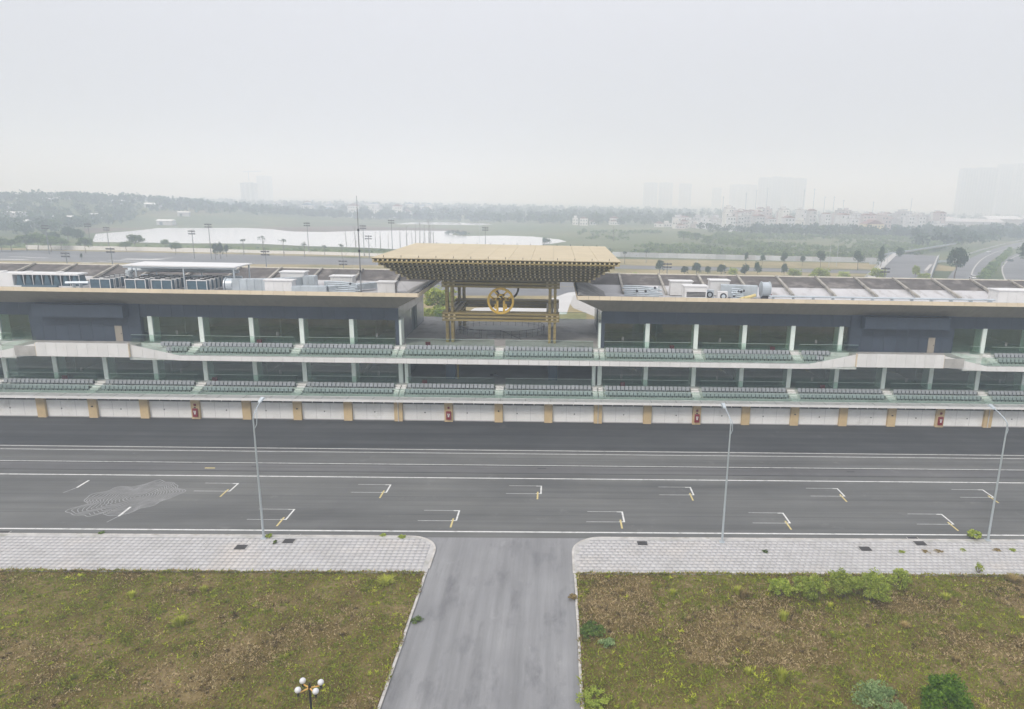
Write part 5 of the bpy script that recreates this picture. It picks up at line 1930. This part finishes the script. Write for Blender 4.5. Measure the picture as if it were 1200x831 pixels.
pts = []
for x, y, w, n in ((543, 275.5, 4, 5), (533, 275, 4, 4), (524, 274.5, 2, 3), (640, 285, 5, 5)):
    for k in range(n):
        p = G(x + random.uniform(-w, w), y)
        pts.append((p[0], p[1], random.uniform(.7, 1.3)))
scrub('islet_scrub', 'low dark scrub on the islets of the lake', pts, 2.2, 1.6, .4, 60, 'leaf_dark')
pts = []
for k in range(3000):
    x, y = random.uniform(20, 360), random.uniform(364, 650)
    d = vnoise(np.array([x]), np.array([y]), 40, 5)[0] + .22 * (x > 120) + .1 * (y < 450)
    if x < 60 and y > 400 and random.random() < .7:
        continue
    if x > 150 + (y - 318) * .77:
        continue
    if d > .55:
        pts.append((x, y, random.uniform(.5, 1.25)))
scrub('marsh_scrub', 'green scrub and bushes spread across the marsh beyond the fence', pts, 2.6, 1.5, .42, 70, 'leaf_mid')
pts = []
for k in range(220):
    pts.append((random.uniform(-300, -70), random.uniform(352, 375), random.uniform(.3, .8)))
scrub('bank_scrub', 'low green scrub along the near lake bank', pts, 2.4, 1.1, .35, 60, 'leaf_mid')

# ------------------------------------------------------------------ far woods: masses of crowns
def wood(name, label, pts, mat='leaf_dark', nper=150, leaf=.75):
    C, A, B, T = [], [], [], []
    for (x, y, z, s) in pts:
        P, out, t = crown_points(rng, nper, 4.6 * s, 4.4 * s, 5.4 * s, 9, .5)
        P += np.array([x, y, z])
        a, b_ = leaf_axes(nper, rng, leaf * s, out)
        C.append(P)
        A.append(a)
        B.append(b_)
        T.append(np.clip(t + rng.uniform(-.25, .25), 0, 1))
    me = quads_mesh(name, np.concatenate(C), np.concatenate(A), np.concatenate(B), np.concatenate(T), MAT[mat])
    return stuff(obj(name, me), label, 'woodland')


# low hill behind the lake's left end
hx, hy, hr = -520, 760, 240
hill = MB()
NR, NS = 8, 28
hv = [(hx, hy, 18)]
for r_ in range(1, NR + 1):
    for k in range(NS):
        a = 2 * pi * k / NS
        f = r_ / NR
        hv.append((hx + hr * 1.5 * f * cos(a), hy + hr * f * sin(a), 18 * (cos(f * pi) + 1) / 2 - (.07 if r_ == NR else 0)))
hf = [(0, 1 + k, 1 + (k + 1) % NS) for k in range(NS)]
for r_ in range(NR - 1):
    for k in range(NS):
        a, b2 = 1 + r_ * NS + k, 1 + r_ * NS + (k + 1) % NS
        hf.append((a, a + NS, b2 + NS, b2))
hill.add(hv, hf)
struct(hill.build('hill', MAT['ground'], smooth=True))


def hill_z(x, y):
    f = math.hypot((x - hx) / (hr * 1.5), (y - hy) / hr)
    return 0 if f >= 1 else 18 * (cos(f * pi) + 1) / 2


pts = []
for k in range(6500):
    y = random.uniform(425, 1000)
    x = random.uniform(-1.15 * y, -.30 * y)
    q_ = -x / y
    thr = 425 if q_ > .72 else (480 + (.69 - q_) * 1230 if q_ > .58 else 622 + (.58 - q_) * 600)
    if y < thr + random.uniform(0, 25) or random.random() < .36 or vnoise(np.array([x]), np.array([y]), 45, 9)[0] < .22 or (y < 520 and random.random() < .5):
        continue
    pts.append((x, y, hill_z(x, y) - .5, random.uniform(.45, 1.0)))
wood('hill_wood', 'hazy dark trees covering the low hill behind the lake', pts, nper=60, leaf=1.0)
pts = []
for k in range(1500):
    y = random.uniform(850, 1700)
    x = random.uniform(-.62 * y, .2 * y)
    pts.append((x, y, -.5, random.uniform(.75, 1.5)))
for k in range(260):
    x = random.uniform(-330, 200)
    pts.append((x, 815 + random.uniform(-25, 40) + .04 * abs(x), -.5, random.uniform(.6, 1.2)))
wood('far_wood', 'pale blue-grey belt of trees beyond the lake and marsh', pts, nper=80, leaf=1.0)
pts = []
for k in range(520):
    t = random.random()
    x = 180 + t * 420 + random.uniform(-40, 40)
    y = 610 + t * 120 + random.uniform(-60, 60)
    if x < 330:
        y = random.uniform(620, 690)
    pts.append((x, y, -.5, random.uniform(.6, 1.15)))
for k in range(170):
    t = random.random()
    p0, p1 = G(1075, 292), G(1205, 266)
    pts.append((p0[0] + (p1[0] - p0[0]) * t + random.uniform(-10, 60), p0[1] + (p1[1] - p0[1]) * t + random.uniform(0, 60), -.5, random.uniform(.8, 1.4)))
wood('roadside_wood', 'dense dark trees between the town and the curving road', pts, nper=110, leaf=.85)
pts = []
for k in range(500):
    y = random.uniform(900, 1800)
    x = random.uniform(.2 * y, .95 * y)
    pts.append((x, y, -.5, random.uniform(.8, 1.5)))
wood('town_wood', 'faint trees among and behind the town houses', pts, nper=70, leaf=1.0)

# ------------------------------------------------------------------ floodlight masts
fl = MB()
FLP = MB().tube((0, 0, 0), (0, 0, 1), .012, .007, 6)
MAT['pole_dark'] = M('pole_dark', (.16, .17, .18), .5, .05)
pole_me = MB().tube((0, 0, 0), (0, 0, 11.2), .2, .13, 8).mesh('pole', MAT['pole_dark'])
head_me = MB().box(-.46, .46, -.12, .12, 0, .5).mesh('floodlight', MAT['iron'])
bar_me = MB().box(-1.6, 1.6, -.05, .05, 0, .1).mesh('crossbar', MAT['iron'])


def flood(label, x, yb, yt, group, rows=2):
    p = G(x, yb)
    h = hpx(p, yb - yt)
    o = empty('floodlight_mast', p, label, 'floodlight', group)
    obj('pole', pole_me, o, (0, 0, 0), 0, (1, 1, h / 11.2))
    for r_ in range(rows):
        z = h - .8 - r_ * 1.15
        c = obj('crossbar', bar_me, o, (0, -.15, z))
        for k in (-1.1, 0, 1.1):
            obj('floodlight', head_me, c, (k, -.2, .05))
    return o


for x, yb, yt in ((58, 298, 265), (107, 293, 263), (128, 291, 267), (228, 303, 271), (248, 304, 263.5), (362, 297, 262), (433, 303, 276.5), (427, 300, 265), (460, 297, 259), (569, 300, 267)):
    flood('floodlight mast with two rows of lamps by the back straight', x, yb, yt, 'floodlight masts by the back straight')
for x, yb, yt in ((80, 318, 296), (133, 318, 291), (313, 321, 294), (403, 322, 305), (781, 332, 308), (1034, 342, 313)):
    flood('short floodlight mast rising just behind the wing roof', x, yb, yt, 'short floodlight masts behind the roof', 2)
# slim lamp poles on the verge
lp_me = MB().tube((0, 0, 0), (0, 0, 9), .12, .08, 6).path([(0, 0, 9), (0, .3, 9.3), (0, 1.2, 9.5)], .04, 5).mesh('pole', MAT['lamp_grey'])
lh_me = MB().box(-.12, .12, 1.1, 1.8, 9.45, 9.58).mesh('lamp_head', MAT['galv'])
for x, yb, yt in ((562, 299, 262), (816, 326, 303), (971, 313, 278), (980, 312, 284), (1039, 315, 293), (848, 328, 309), (497, 301, 264)):
    p = G(x, yb)
    h = hpx(p, yb - yt)
    o = empty('lamp_pole', p, 'slim grey lamp pole on the verge behind the building', 'lamp pole', 'slim lamp poles behind the building')
    o.scale = (1, 1, h / 9.5)
    obj('pole', lp_me, o)
    obj('lamp_head', lh_me, o)

# ------------------------------------------------------------------ fences and walls
def wall_run(name, label, pts, h, mat, seg=4.0, cat='fence', th=.12, group=None):
    o = empty(name, (pts[0][0], pts[0][1], -.03), label, cat, group)
    for a, b_ in zip(pts[:-1], pts[1:]):
        d = Vector((b_[0] - a[0], b_[1] - a[1]))
        L = d.length
        u = d / L
        n = max(1, int(L / seg))
        nn = Vector((-u.y, u.x)) * th / 2
        for k in range(n):
            p = Vector(a[:2]) + u * (L * k / n + .03) - Vector(pts[0][:2])
            q_ = Vector(a[:2]) + u * (L * (k + 1) / n - .03) - Vector(pts[0][:2])
            MB().slab([tuple(p - nn), tuple(q_ - nn), tuple(q_ + nn), tuple(p + nn)], 0, h * random.uniform(.97, 1.03)).build('fence_panel', MAT[mat], o)
    return o


MAT['fence_grey'] = M('fence_sheet', (.46, .48, .50), .6, .2, .08, rnd=.3, dirt=((.33, .25, .22), .06, .55))
wall_run('sheet_fence', 'long weathered grey sheet-metal fence between verge and marsh', [(25, 366), (60, 362), (120, 357), (175, 356)], 2.6, 'fence_grey', 5)
wall_run('white_wall', 'low white wall behind the green trees by the back straight', [(-262, 348), (-205, 349), (-170, 347)], 2.0, 'white_panel', 6, 'wall')
wall_run('white_wall', 'long low white wall and railing along the near lake bank', [(-172, 350), (-110, 345), (-60, 338)], 1.5, 'white_panel', 6, 'wall')
wall_run('mesh_fence', 'thin grey barrier along the far side of the verge', [(160, 345), (185, 352), (215, 368), (240, 392)], 1.3, 'galv', 4)

# ------------------------------------------------------------------ roads to the right, bridge ramp
def ribbon(name, pts, w, z, mat, label=None):
    mb = MB()
    L, R_ = [], []
    for i, p in enumerate(pts):
        a = Vector(pts[max(0, i - 1)][:2])
        b_ = Vector(pts[min(len(pts) - 1, i + 1)][:2])
        u = (b_ - a).normalized()
        n = Vector((-u.y, u.x)) * w / 2
        zz = p[2] if len(p) > 2 and p[2] else 0
        L.append((p[0] + n.x, p[1] + n.y, zz + z))
        R_.append((p[0] - n.x, p[1] - n.y, zz + z))
    for i in range(len(pts) - 1):
        mb.quad(R_[i], R_[i + 1], L[i + 1], L[i])
    return mb.build(name, mat)


def smooth_line(P, n=6):
    out = []
    for i in range(len(P) - 1):
        p0, p1, p2, p3 = [Vector(P[max(0, min(len(P) - 1, i + k))][:2]) for k in (-1, 0, 1, 2)]
        for j in range(n):
            t = j / n
            q_ = .5 * (2 * p1 + (p2 - p0) * t + (2 * p0 - 5 * p1 + 4 * p2 - p3) * t * t + (3 * p1 - p0 - 3 * p2 + p3) * t ** 3)
            out.append((q_.x, q_.y, 0))
    return out + [(P[-1][0], P[-1][1], 0)]


rdA = [G(x, y) for x, y in ((1118, 345), (1127, 330), (1134, 318), (1146, 306), (1162, 297.5), (1182, 290), (1205, 284.5), (1250, 278))]
struct(ribbon('curving_road', smooth_line(rdA), 11.5, -.015, MAT['road_far']))
rdB = [G(x, y) for x, y in ((1206, 345), (1196, 330), (1189, 318), (1187, 309), (1196, 301), (1215, 294), (1260, 285))]
struct(ribbon('second_carriageway', smooth_line(rdB), 10.5, -.011, MAT['road_far']))
for pl in ([(1138, 330), (1139, 320), (1143, 312), (1150, 304.5), (1160, 298.5), (1175, 293), (1200, 287)], [(1180, 332), (1175, 320), (1175, 313), (1180, 306.5), (1190, 300.5), (1210, 293)]):
    struct(ribbon('road_kerb', smooth_line([G(x, y) for x, y in pl]), .6, .02, MAT['conc']))
pts = []
for k in range(130):
    t = random.random()
    x = 1150 + t * 34 + random.uniform(-6, 8) * (1 - t)
    y = 327 - t * 33 + random.uniform(-2, 2)
    p = G(x, y)
    pts.append((p[0], p[1], random.uniform(.45, .95)))
scrub('median_scrub', 'bushy green planting on the median between the carriageways', pts, 2.2, 1.5, .34, 90, 'leaf_mid')
wall_run('road_parapet', 'white concrete parapet along the outer edge of the curving road', [G(x, y) for x, y in ((1128, 302), (1138, 297.5), (1152, 293), (1168, 289), (1185, 284.5), (1200, 281.5))], 1.0, 'conc', 3.0, 'barrier', .3)
# bridge ramp: deck rising away from the building, with side walls and rails
ra = [G(1045, 334), G(1056, 320), G(1072, 306)]
a, b2 = Vector(G(1047, 335)[:2]), Vector(G(1072, 305.5)[:2])
rz_top = 3.2
ramp_o = empty('bridge_ramp', (a.x, a.y, -.02), 'grey concrete ramp rising to the road bridge', 'bridge')
u = (b2 - a).normalized()
nn = Vector((-u.y, u.x))
L = (b2 - a).length
hwid = 11.5
NSG = 8
for k in range(NSG):
    t0, t1 = L * k / NSG, L * (k + 1) / NSG
    z0, z1 = rz_top * sin(min(1, k / NSG) * pi / 2), rz_top * sin(min(1, (k + 1) / NSG) * pi / 2)
    P = [(u * t0 - nn * hwid), (u * t1 - nn * hwid), (u * t1 + nn * hwid), (u * t0 + nn * hwid)]
    zs = (z0, z1, z1, z0)
    V = [(p.x, p.y, -.3) for p in P] + [(p.x, p.y, z + .02) for p, z in zip(P, zs)]
    MB().add(V, [(4, 5, 6, 7), (0, 1, 5, 4), (1, 2, 6, 5), (2, 3, 7, 6), (3, 0, 4, 7)], 0).build('ramp_deck', MAT['road_far'], ramp_o)
    for sgn, wd, mt in ((1, 3.0, 'conc'), (-1, .8, 'conc')):
        q0, q1 = u * t0 + nn * sgn * hwid, u * t1 + nn * sgn * hwid
        r0_, r1_ = q0 - nn * sgn * wd, q1 - nn * sgn * wd
        V = [(q0.x, q0.y, z0), (q1.x, q1.y, z1), (r1_.x, r1_.y, z1), (r0_.x, r0_.y, z0), (q0.x, q0.y, z0 + .25), (q1.x, q1.y, z1 + .25), (r1_.x, r1_.y, z1 + .25), (r0_.x, r0_.y, z0 + .25)]
        MB().add(V, [(4, 5, 6, 7), (0, 1, 5, 4), (1, 2, 6, 5), (2, 3, 7, 6), (3, 0, 4, 7)]).build('kerb_slab', MAT[mt], ramp_o)
        for e in range(4):
            p = q0.lerp(q1, e / 4)
            zz = z0 + (z1 - z0) * e / 4
            MB().box(p.x - .08, p.x + .08, p.y - .08, p.y + .08, zz + .25, zz + 1.25).build('railing_post', MAT['galv'], ramp_o)
        MB().tube((q0.x, q0.y, z0 + 1.2), (q1.x, q1.y, z1 + 1.2), .07, n=5).tube((q0.x, q0.y, z0 + .75), (q1.x, q1.y, z1 + .75), .05, n=5).build('railing', MAT['galv'], ramp_o)
bd = empty('road_bridge', G(1080, 304), 'grey road bridge crossing beyond the ramp with pale abutment', 'bridge')
e0 = Vector(G(1080, 304)[:2])
b0, b1 = Vector(G(1035, 306)[:2]) - e0, Vector(G(1120, 291)[:2]) - e0
MB().slab([(b0.x, b0.y), (b1.x, b1.y), (b1.x + 3, b1.y + 9), (b0.x + 3, b0.y + 9)], 2.6, 3.2).build('bridge_deck', MAT['conc'], bd)
MB().slab([(b0.x, b0.y - .3), (b1.x, b1.y - .3), (b1.x, b1.y), (b0.x, b0.y)], 3.2, 4.1).build('bridge_parapet', MAT['galv'], bd)
w0, w1 = Vector(G(1086, 324)[:2]) - e0, Vector(G(1100, 306)[:2]) - e0
MB().slab([(w0.x - 1.5, w0.y), (w1.x - 1.5, w1.y), (w1.x, w1.y), (w0.x, w0.y)], -.3, 2.6).build('abutment', MAT['conc'], bd)

# cars on the roads
for (x, y, rz, c, lb) in ((1140, 326.5, -.25, (.8, .8, .8), 'white car driving toward the building on the curving road'), (1158.5, 296, -.75, (.72, .73, .74), 'pale silver car further along the curving road'), (1184, 306.5, -.9, (.06, .10, .12), 'dark car on the second carriageway')):
    p = G(x, y)
    cm = M('car_paint', c, .3, .02, 1, spec=.6)
    o = empty('car', (p[0], p[1], 0), lb, 'car', None, rz)
    MB().prof([(-2.15, .35), (-2.2, .75), (-1.95, .9), (1.2, .98), (2.1, .82), (2.2, .55), (2.15, .35)], -.88, .88, 'x').build('body', cm, o)
    MB().prof([(-1.8, .88), (-1.3, 1.42), (.35, 1.44), (1.15, .96)], -.74, .74, 'x').build('cabin', MAT['black'], o)
    MB().prof([(-1.25, 1.425), (-1.2, 1.47), (.3, 1.48), (.36, 1.445)], -.72, .72, 'x').build('car_roof', cm, o)
    for wx in (-.86, .86):
        for wy in (-1.35, 1.35):
            wl_ = MB().tube((wx - .1, wy, .33), (wx + .1, wy, .33), .33, n=12).build('wheel', MAT['black'], o)

# ------------------------------------------------------------------ town
WALLS = {'white': (.62, .62, .60), 'grey': (.42, .42, .43), 'cream': (.60, .52, .36), 'pinkish': (.48, .43, .43), 'pale': (.55, .56, .58)}
for k, c in WALLS.items():
    MAT['w_' + k] = M('wall_' + k, c, .8, .12, .1, rnd=.12, dirt=(tuple(x * .6 for x in c), .12, .58))
ROOFS = {'red tiled': (.22, .13, .12), 'flat grey': (.32, .32, .32), 'blue metal': (.20, .27, .34)}
for k, c in ROOFS.items():
    MAT['r_' + k] = M('roof_' + k.replace(' ', '_'), c, .8, .15, .2)
win_me = MB().box(-.65, .65, -.06, .02, 0, 1.5).mesh('window', MAT['coil'])
sid_me = MB().box(-.02, .06, -.65, .65, 0, 1.5).mesh('window', MAT['coil'])


def house(x, y, w, d, st, wallc, roofk, where, name='town_house'):
    h = st * 3.6 + .6
    lb = '%s %s-storey house with %s roof %s' % (wallc, ('', 'one', 'two', 'three', 'four', 'five', 'six')[st], roofk, where)
    o = empty(name, (x, y, -.06), lb, 'house', '%s %s houses with %s roof %s' % (wallc, ('', 'one-storey', 'two-storey', 'three-storey', 'four-storey', 'five-storey', 'six-storey')[st], roofk, where), random.choice((0, 0, .12, -.15)))
    MB().box(-w / 2, w / 2, 0, d, 0, h).build('wall', MAT['w_' + wallc], o)
    if roofk == 'red tiled' or roofk == 'blue metal':
        MB().prof([(-w / 2 - .4, h), (0, h + w * .22), (w / 2 + .4, h)], -.4, d + .4, 'y').build('roof', MAT['r_' + roofk], o)
    else:
        MB().box(-w / 2 - .15, w / 2 + .15, -.15, d + .15, h, h + .35).build('roof', MAT['r_' + roofk], o)
        MB().box(-w / 4, w / 4, d * .4, d * .8, h + .35, h + 2.6).build('stair_house', MAT['w_' + wallc], o)
    nw = max(1, int(w / 2.6))
    for s_ in range(st):
        for k in range(nw):
            if random.random() < .15:
                continue
            obj('window', win_me, o, (-w / 2 + (k + .5) * w / nw, 0, s_ * 3.6 + 1.2))
    return o


rgh = random.Random(21)
for k in range(125):
    px = rgh.uniform(790, 1105)
    Y = rgh.uniform(680, 880)
    if px < 850:
        Y = rgh.uniform(720, 800)
    st = rgh.choice((3, 4, 4, 5, 5, 6)) if px > 850 else rgh.choice((1, 2, 2, 3))
    P = WY(px, 260, Y)
    house(P[0], Y, rgh.uniform(5, 10), rgh.uniform(9, 16), st, rgh.choice(('white', 'grey', 'grey', 'pale', 'pinkish', 'pale')), rgh.choice(('flat grey', 'flat grey', 'red tiled', 'flat grey')), 'in the dense town beyond the marsh')
P = WY(1025, 268, 655)
house(P[0], 655, 18, 11, 3, 'cream', 'red tiled', 'standing alone before the town, the only yellow one')
for k in range(26):
    px = rgh.uniform(300, 520)
    Y = rgh.uniform(860, 1250)
    P = WY(px, 250, Y)
    house(P[0], Y, rgh.uniform(6, 14), rgh.uniform(8, 14), rgh.choice((1, 2, 3, 4)), rgh.choice(('white', 'pale', 'white')), rgh.choice(('flat grey', 'red tiled', 'blue metal')), 'among the trees across the lake')
for k in range(8):
    px = rgh.uniform(655, 790)
    Y = rgh.uniform(770, 840)
    P = WY(px, 255, Y)
    house(P[0], Y, rgh.uniform(6, 12), rgh.uniform(8, 12), rgh.choice((1, 1, 2)), 'white', rgh.choice(('flat grey', 'red tiled')), 'at the edge of the marsh')


def shed(x, y, w, d, h, label, roof='white_panel', z=0, group=None):
    o = empty('shed', (x, y, z - .3), label, 'shed', group, random.uniform(-.2, .3))
    MB().box(-w / 2, w / 2, 0, d, 0, h).build('wall', MAT['w_grey'], o)
    MB().prof([(-.5, h), (d / 2, h + d * .14), (d + .5, h)], -w / 2 - .4, w / 2 + .4, 'x').build('roof', MAT[roof], o)
    MB().box(-w * .3, -w * .1, -.06, .02, 0, h * .7).build('door', MAT['coil'], o)
    return o


for k, (px, py, w) in enumerate(((8, 252, 26), (14, 255, 22), (35, 260, 28), (72, 257, 20), (85, 238, 34), (115, 243, 16), (110, 256, 16), (98, 248, 14), (140, 251, 18), (180, 252, 22), (192, 259, 18), (55, 250, 14), (215, 255, 14), (130, 236, 20))):
    p = G(px, py + 6)
    Y = min(p[1], 800)
    P = WY(px, py, Y)
    shed(P[0], Y, w * .7, w * .4, 4, 'pale-roofed shed among the hazy trees behind the lake', 'white_panel', max(0, hill_z(P[0], Y)), 'pale sheds among the trees')
shed(*WY(1140, 262, 760)[:2], 70, 24, 13, 'long pale factory hall at the end of the town', 'w_grey', 0)
shed(*WY(1178, 266, 800)[:2], 45, 24, 16, 'white factory hall with tall front near the towers', 'w_pale', 0)
shed(*WY(1090, 257, 900)[:2], 75, 26, 12, 'long reddish-roofed hall behind the town houses', 'w_pinkish', 0)


# ------------------------------------------------------------------ far towers
def tower(px0, px1, ytop, Y, label, depth=18, group=None, n=6):
    P0, P1 = WY(px0, ytop, Y), WY(px1, ytop, Y)
    w = P1[0] - P0[0]
    h = min(P0[2], 160)
    o = empty('tower_block', ((P0[0] + P1[0]) / 2, Y, -.06), label, 'tower', group)
    MB().box(-w / 2, w / 2, 0, depth, 0, h).build('wall', MAT['w_grey'], o)
    MB().box(-w * .3, w * .3, depth * .3, depth * .8, h, h + 2.0).build('roof_house', MAT['w_white'], o)
    me = MB()
    fl_ = int(h / 3.4)
    bw = w / n * .55
    for k in range(fl_):
        me.box(-bw / 2, bw / 2, -.25, .05, 2 + k * 3.4, 2 + k * 3.4 + 1.7)
    me = me.mesh('window_column', MAT['coil'])
    for k in range(n):
        stuff(obj('window_column', me, o, (-w / 2 + (k + .5) * w / n, 0, 0)))
    return o


tower(1129, 1148, 197, 1850, 'slab-like apartment tower at the front of the tallest pair')
tower(1149, 1171, 196, 1880, 'apartment tower joined to the slab at the front of the tallest pair')
tower(1174, 1192, 192, 2000, 'tallest apartment tower behind the front pair')
tower(1193, 1225, 191, 1980, 'broad apartment tower beside the tallest one', n=8)
for k, (a_, b_, yt, Y, lb) in enumerate(((891, 905, 208, 2300, 'one of four equal faint towers in a row'), (906, 918, 207, 2350, 'one of four equal faint towers in a row'), (919, 931, 208, 2300, 'one of four equal faint towers in a row'), (932, 946, 209, 2350, 'one of four equal faint towers in a row'),
                                     (857, 888, 216, 2700, 'broad faint tower beside the row of four'), (755, 771, 214, 2700, 'one of two faint twin towers standing close together'), (773, 789, 214, 2750, 'one of two faint twin towers standing close together'),
                                     (797, 811, 215, 2750, 'narrow faint tower just beside the twin towers'), (836, 846, 220, 2900, 'faintest low tower between the twins and the broad one'))):
    tower(a_, b_, yt, Y, lb, group='faint towers in the haze', n=4)
tower(281, 298, 214, 1900, 'unfinished concrete block with crane beyond the lake', n=3)
cr = empty('tower_crane', WY(292, 214, 1880)[:2] + (-.06,), 'thin tower crane above the unfinished block', 'crane')
MB().tube((0, 0, 0), (0, 0, 84), .8, n=4).build('crane_mast', MAT['lamp_grey'], cr)
MB().tube((-14, 0, 80), (34, 0, 83), .7, n=4).build('jib', MAT['lamp_grey'], cr)
tower(300, 316, 206, 2500, 'very faint tower behind the unfinished block', n=3)
# power poles over the town
for x, yb, yt in ((887, 258, 222), (900, 260, 220), (943, 262, 222), (955, 262, 221), (967, 264, 230), (978, 262, 230), (989, 262, 234), (1024, 264, 236), (1069, 266, 232), (848, 252, 230), (875, 252, 226)):
    P = WY(x, yt, 930)
    o = empty('power_pole', (P[0], 930, -.06), 'tall thin power pole rising above the town roofs', 'power pole', 'power poles above the town')
    MB().tube((0, 0, 0), (0, 0, P[2]), .45, .3, 6).build('pole', MAT['lamp_grey'], o)
    MB().box(-1.6, 1.6, -.15, .15, P[2] - 1.5, P[2] - 1.2).build('crossarm', MAT['lamp_grey'], o)


# ================================================================== HAZE
hz = bpy.data.materials.new('haze_air')
hz.use_nodes = True
hn = hz.node_tree.nodes
hn.clear()
ho = hn.new('ShaderNodeOutputMaterial')
pv = hn.new('ShaderNodeVolumePrincipled')
pv.inputs['Color'].default_value = (0.77, 0.87, 1.0, 1)
pv.inputs['Absorption Color'].default_value = (1.0, 1.0, 1.0, 1)
pv.inputs['Density'].default_value = 0.00115
pv.inputs['Anisotropy'].default_value = 0.0
hz.node_tree.links.new(pv.outputs[0], ho.inputs['Volume'])
try:
    hz.cycles.homogeneous_volume = True
except Exception:
    pass
hb = MB().box(-6000, 6000, -6000, 6000, -1.1, 166).build('haze', hz)
stuff(hb, 'pale grey smog veiling the far fields, town and towers', 'haze')
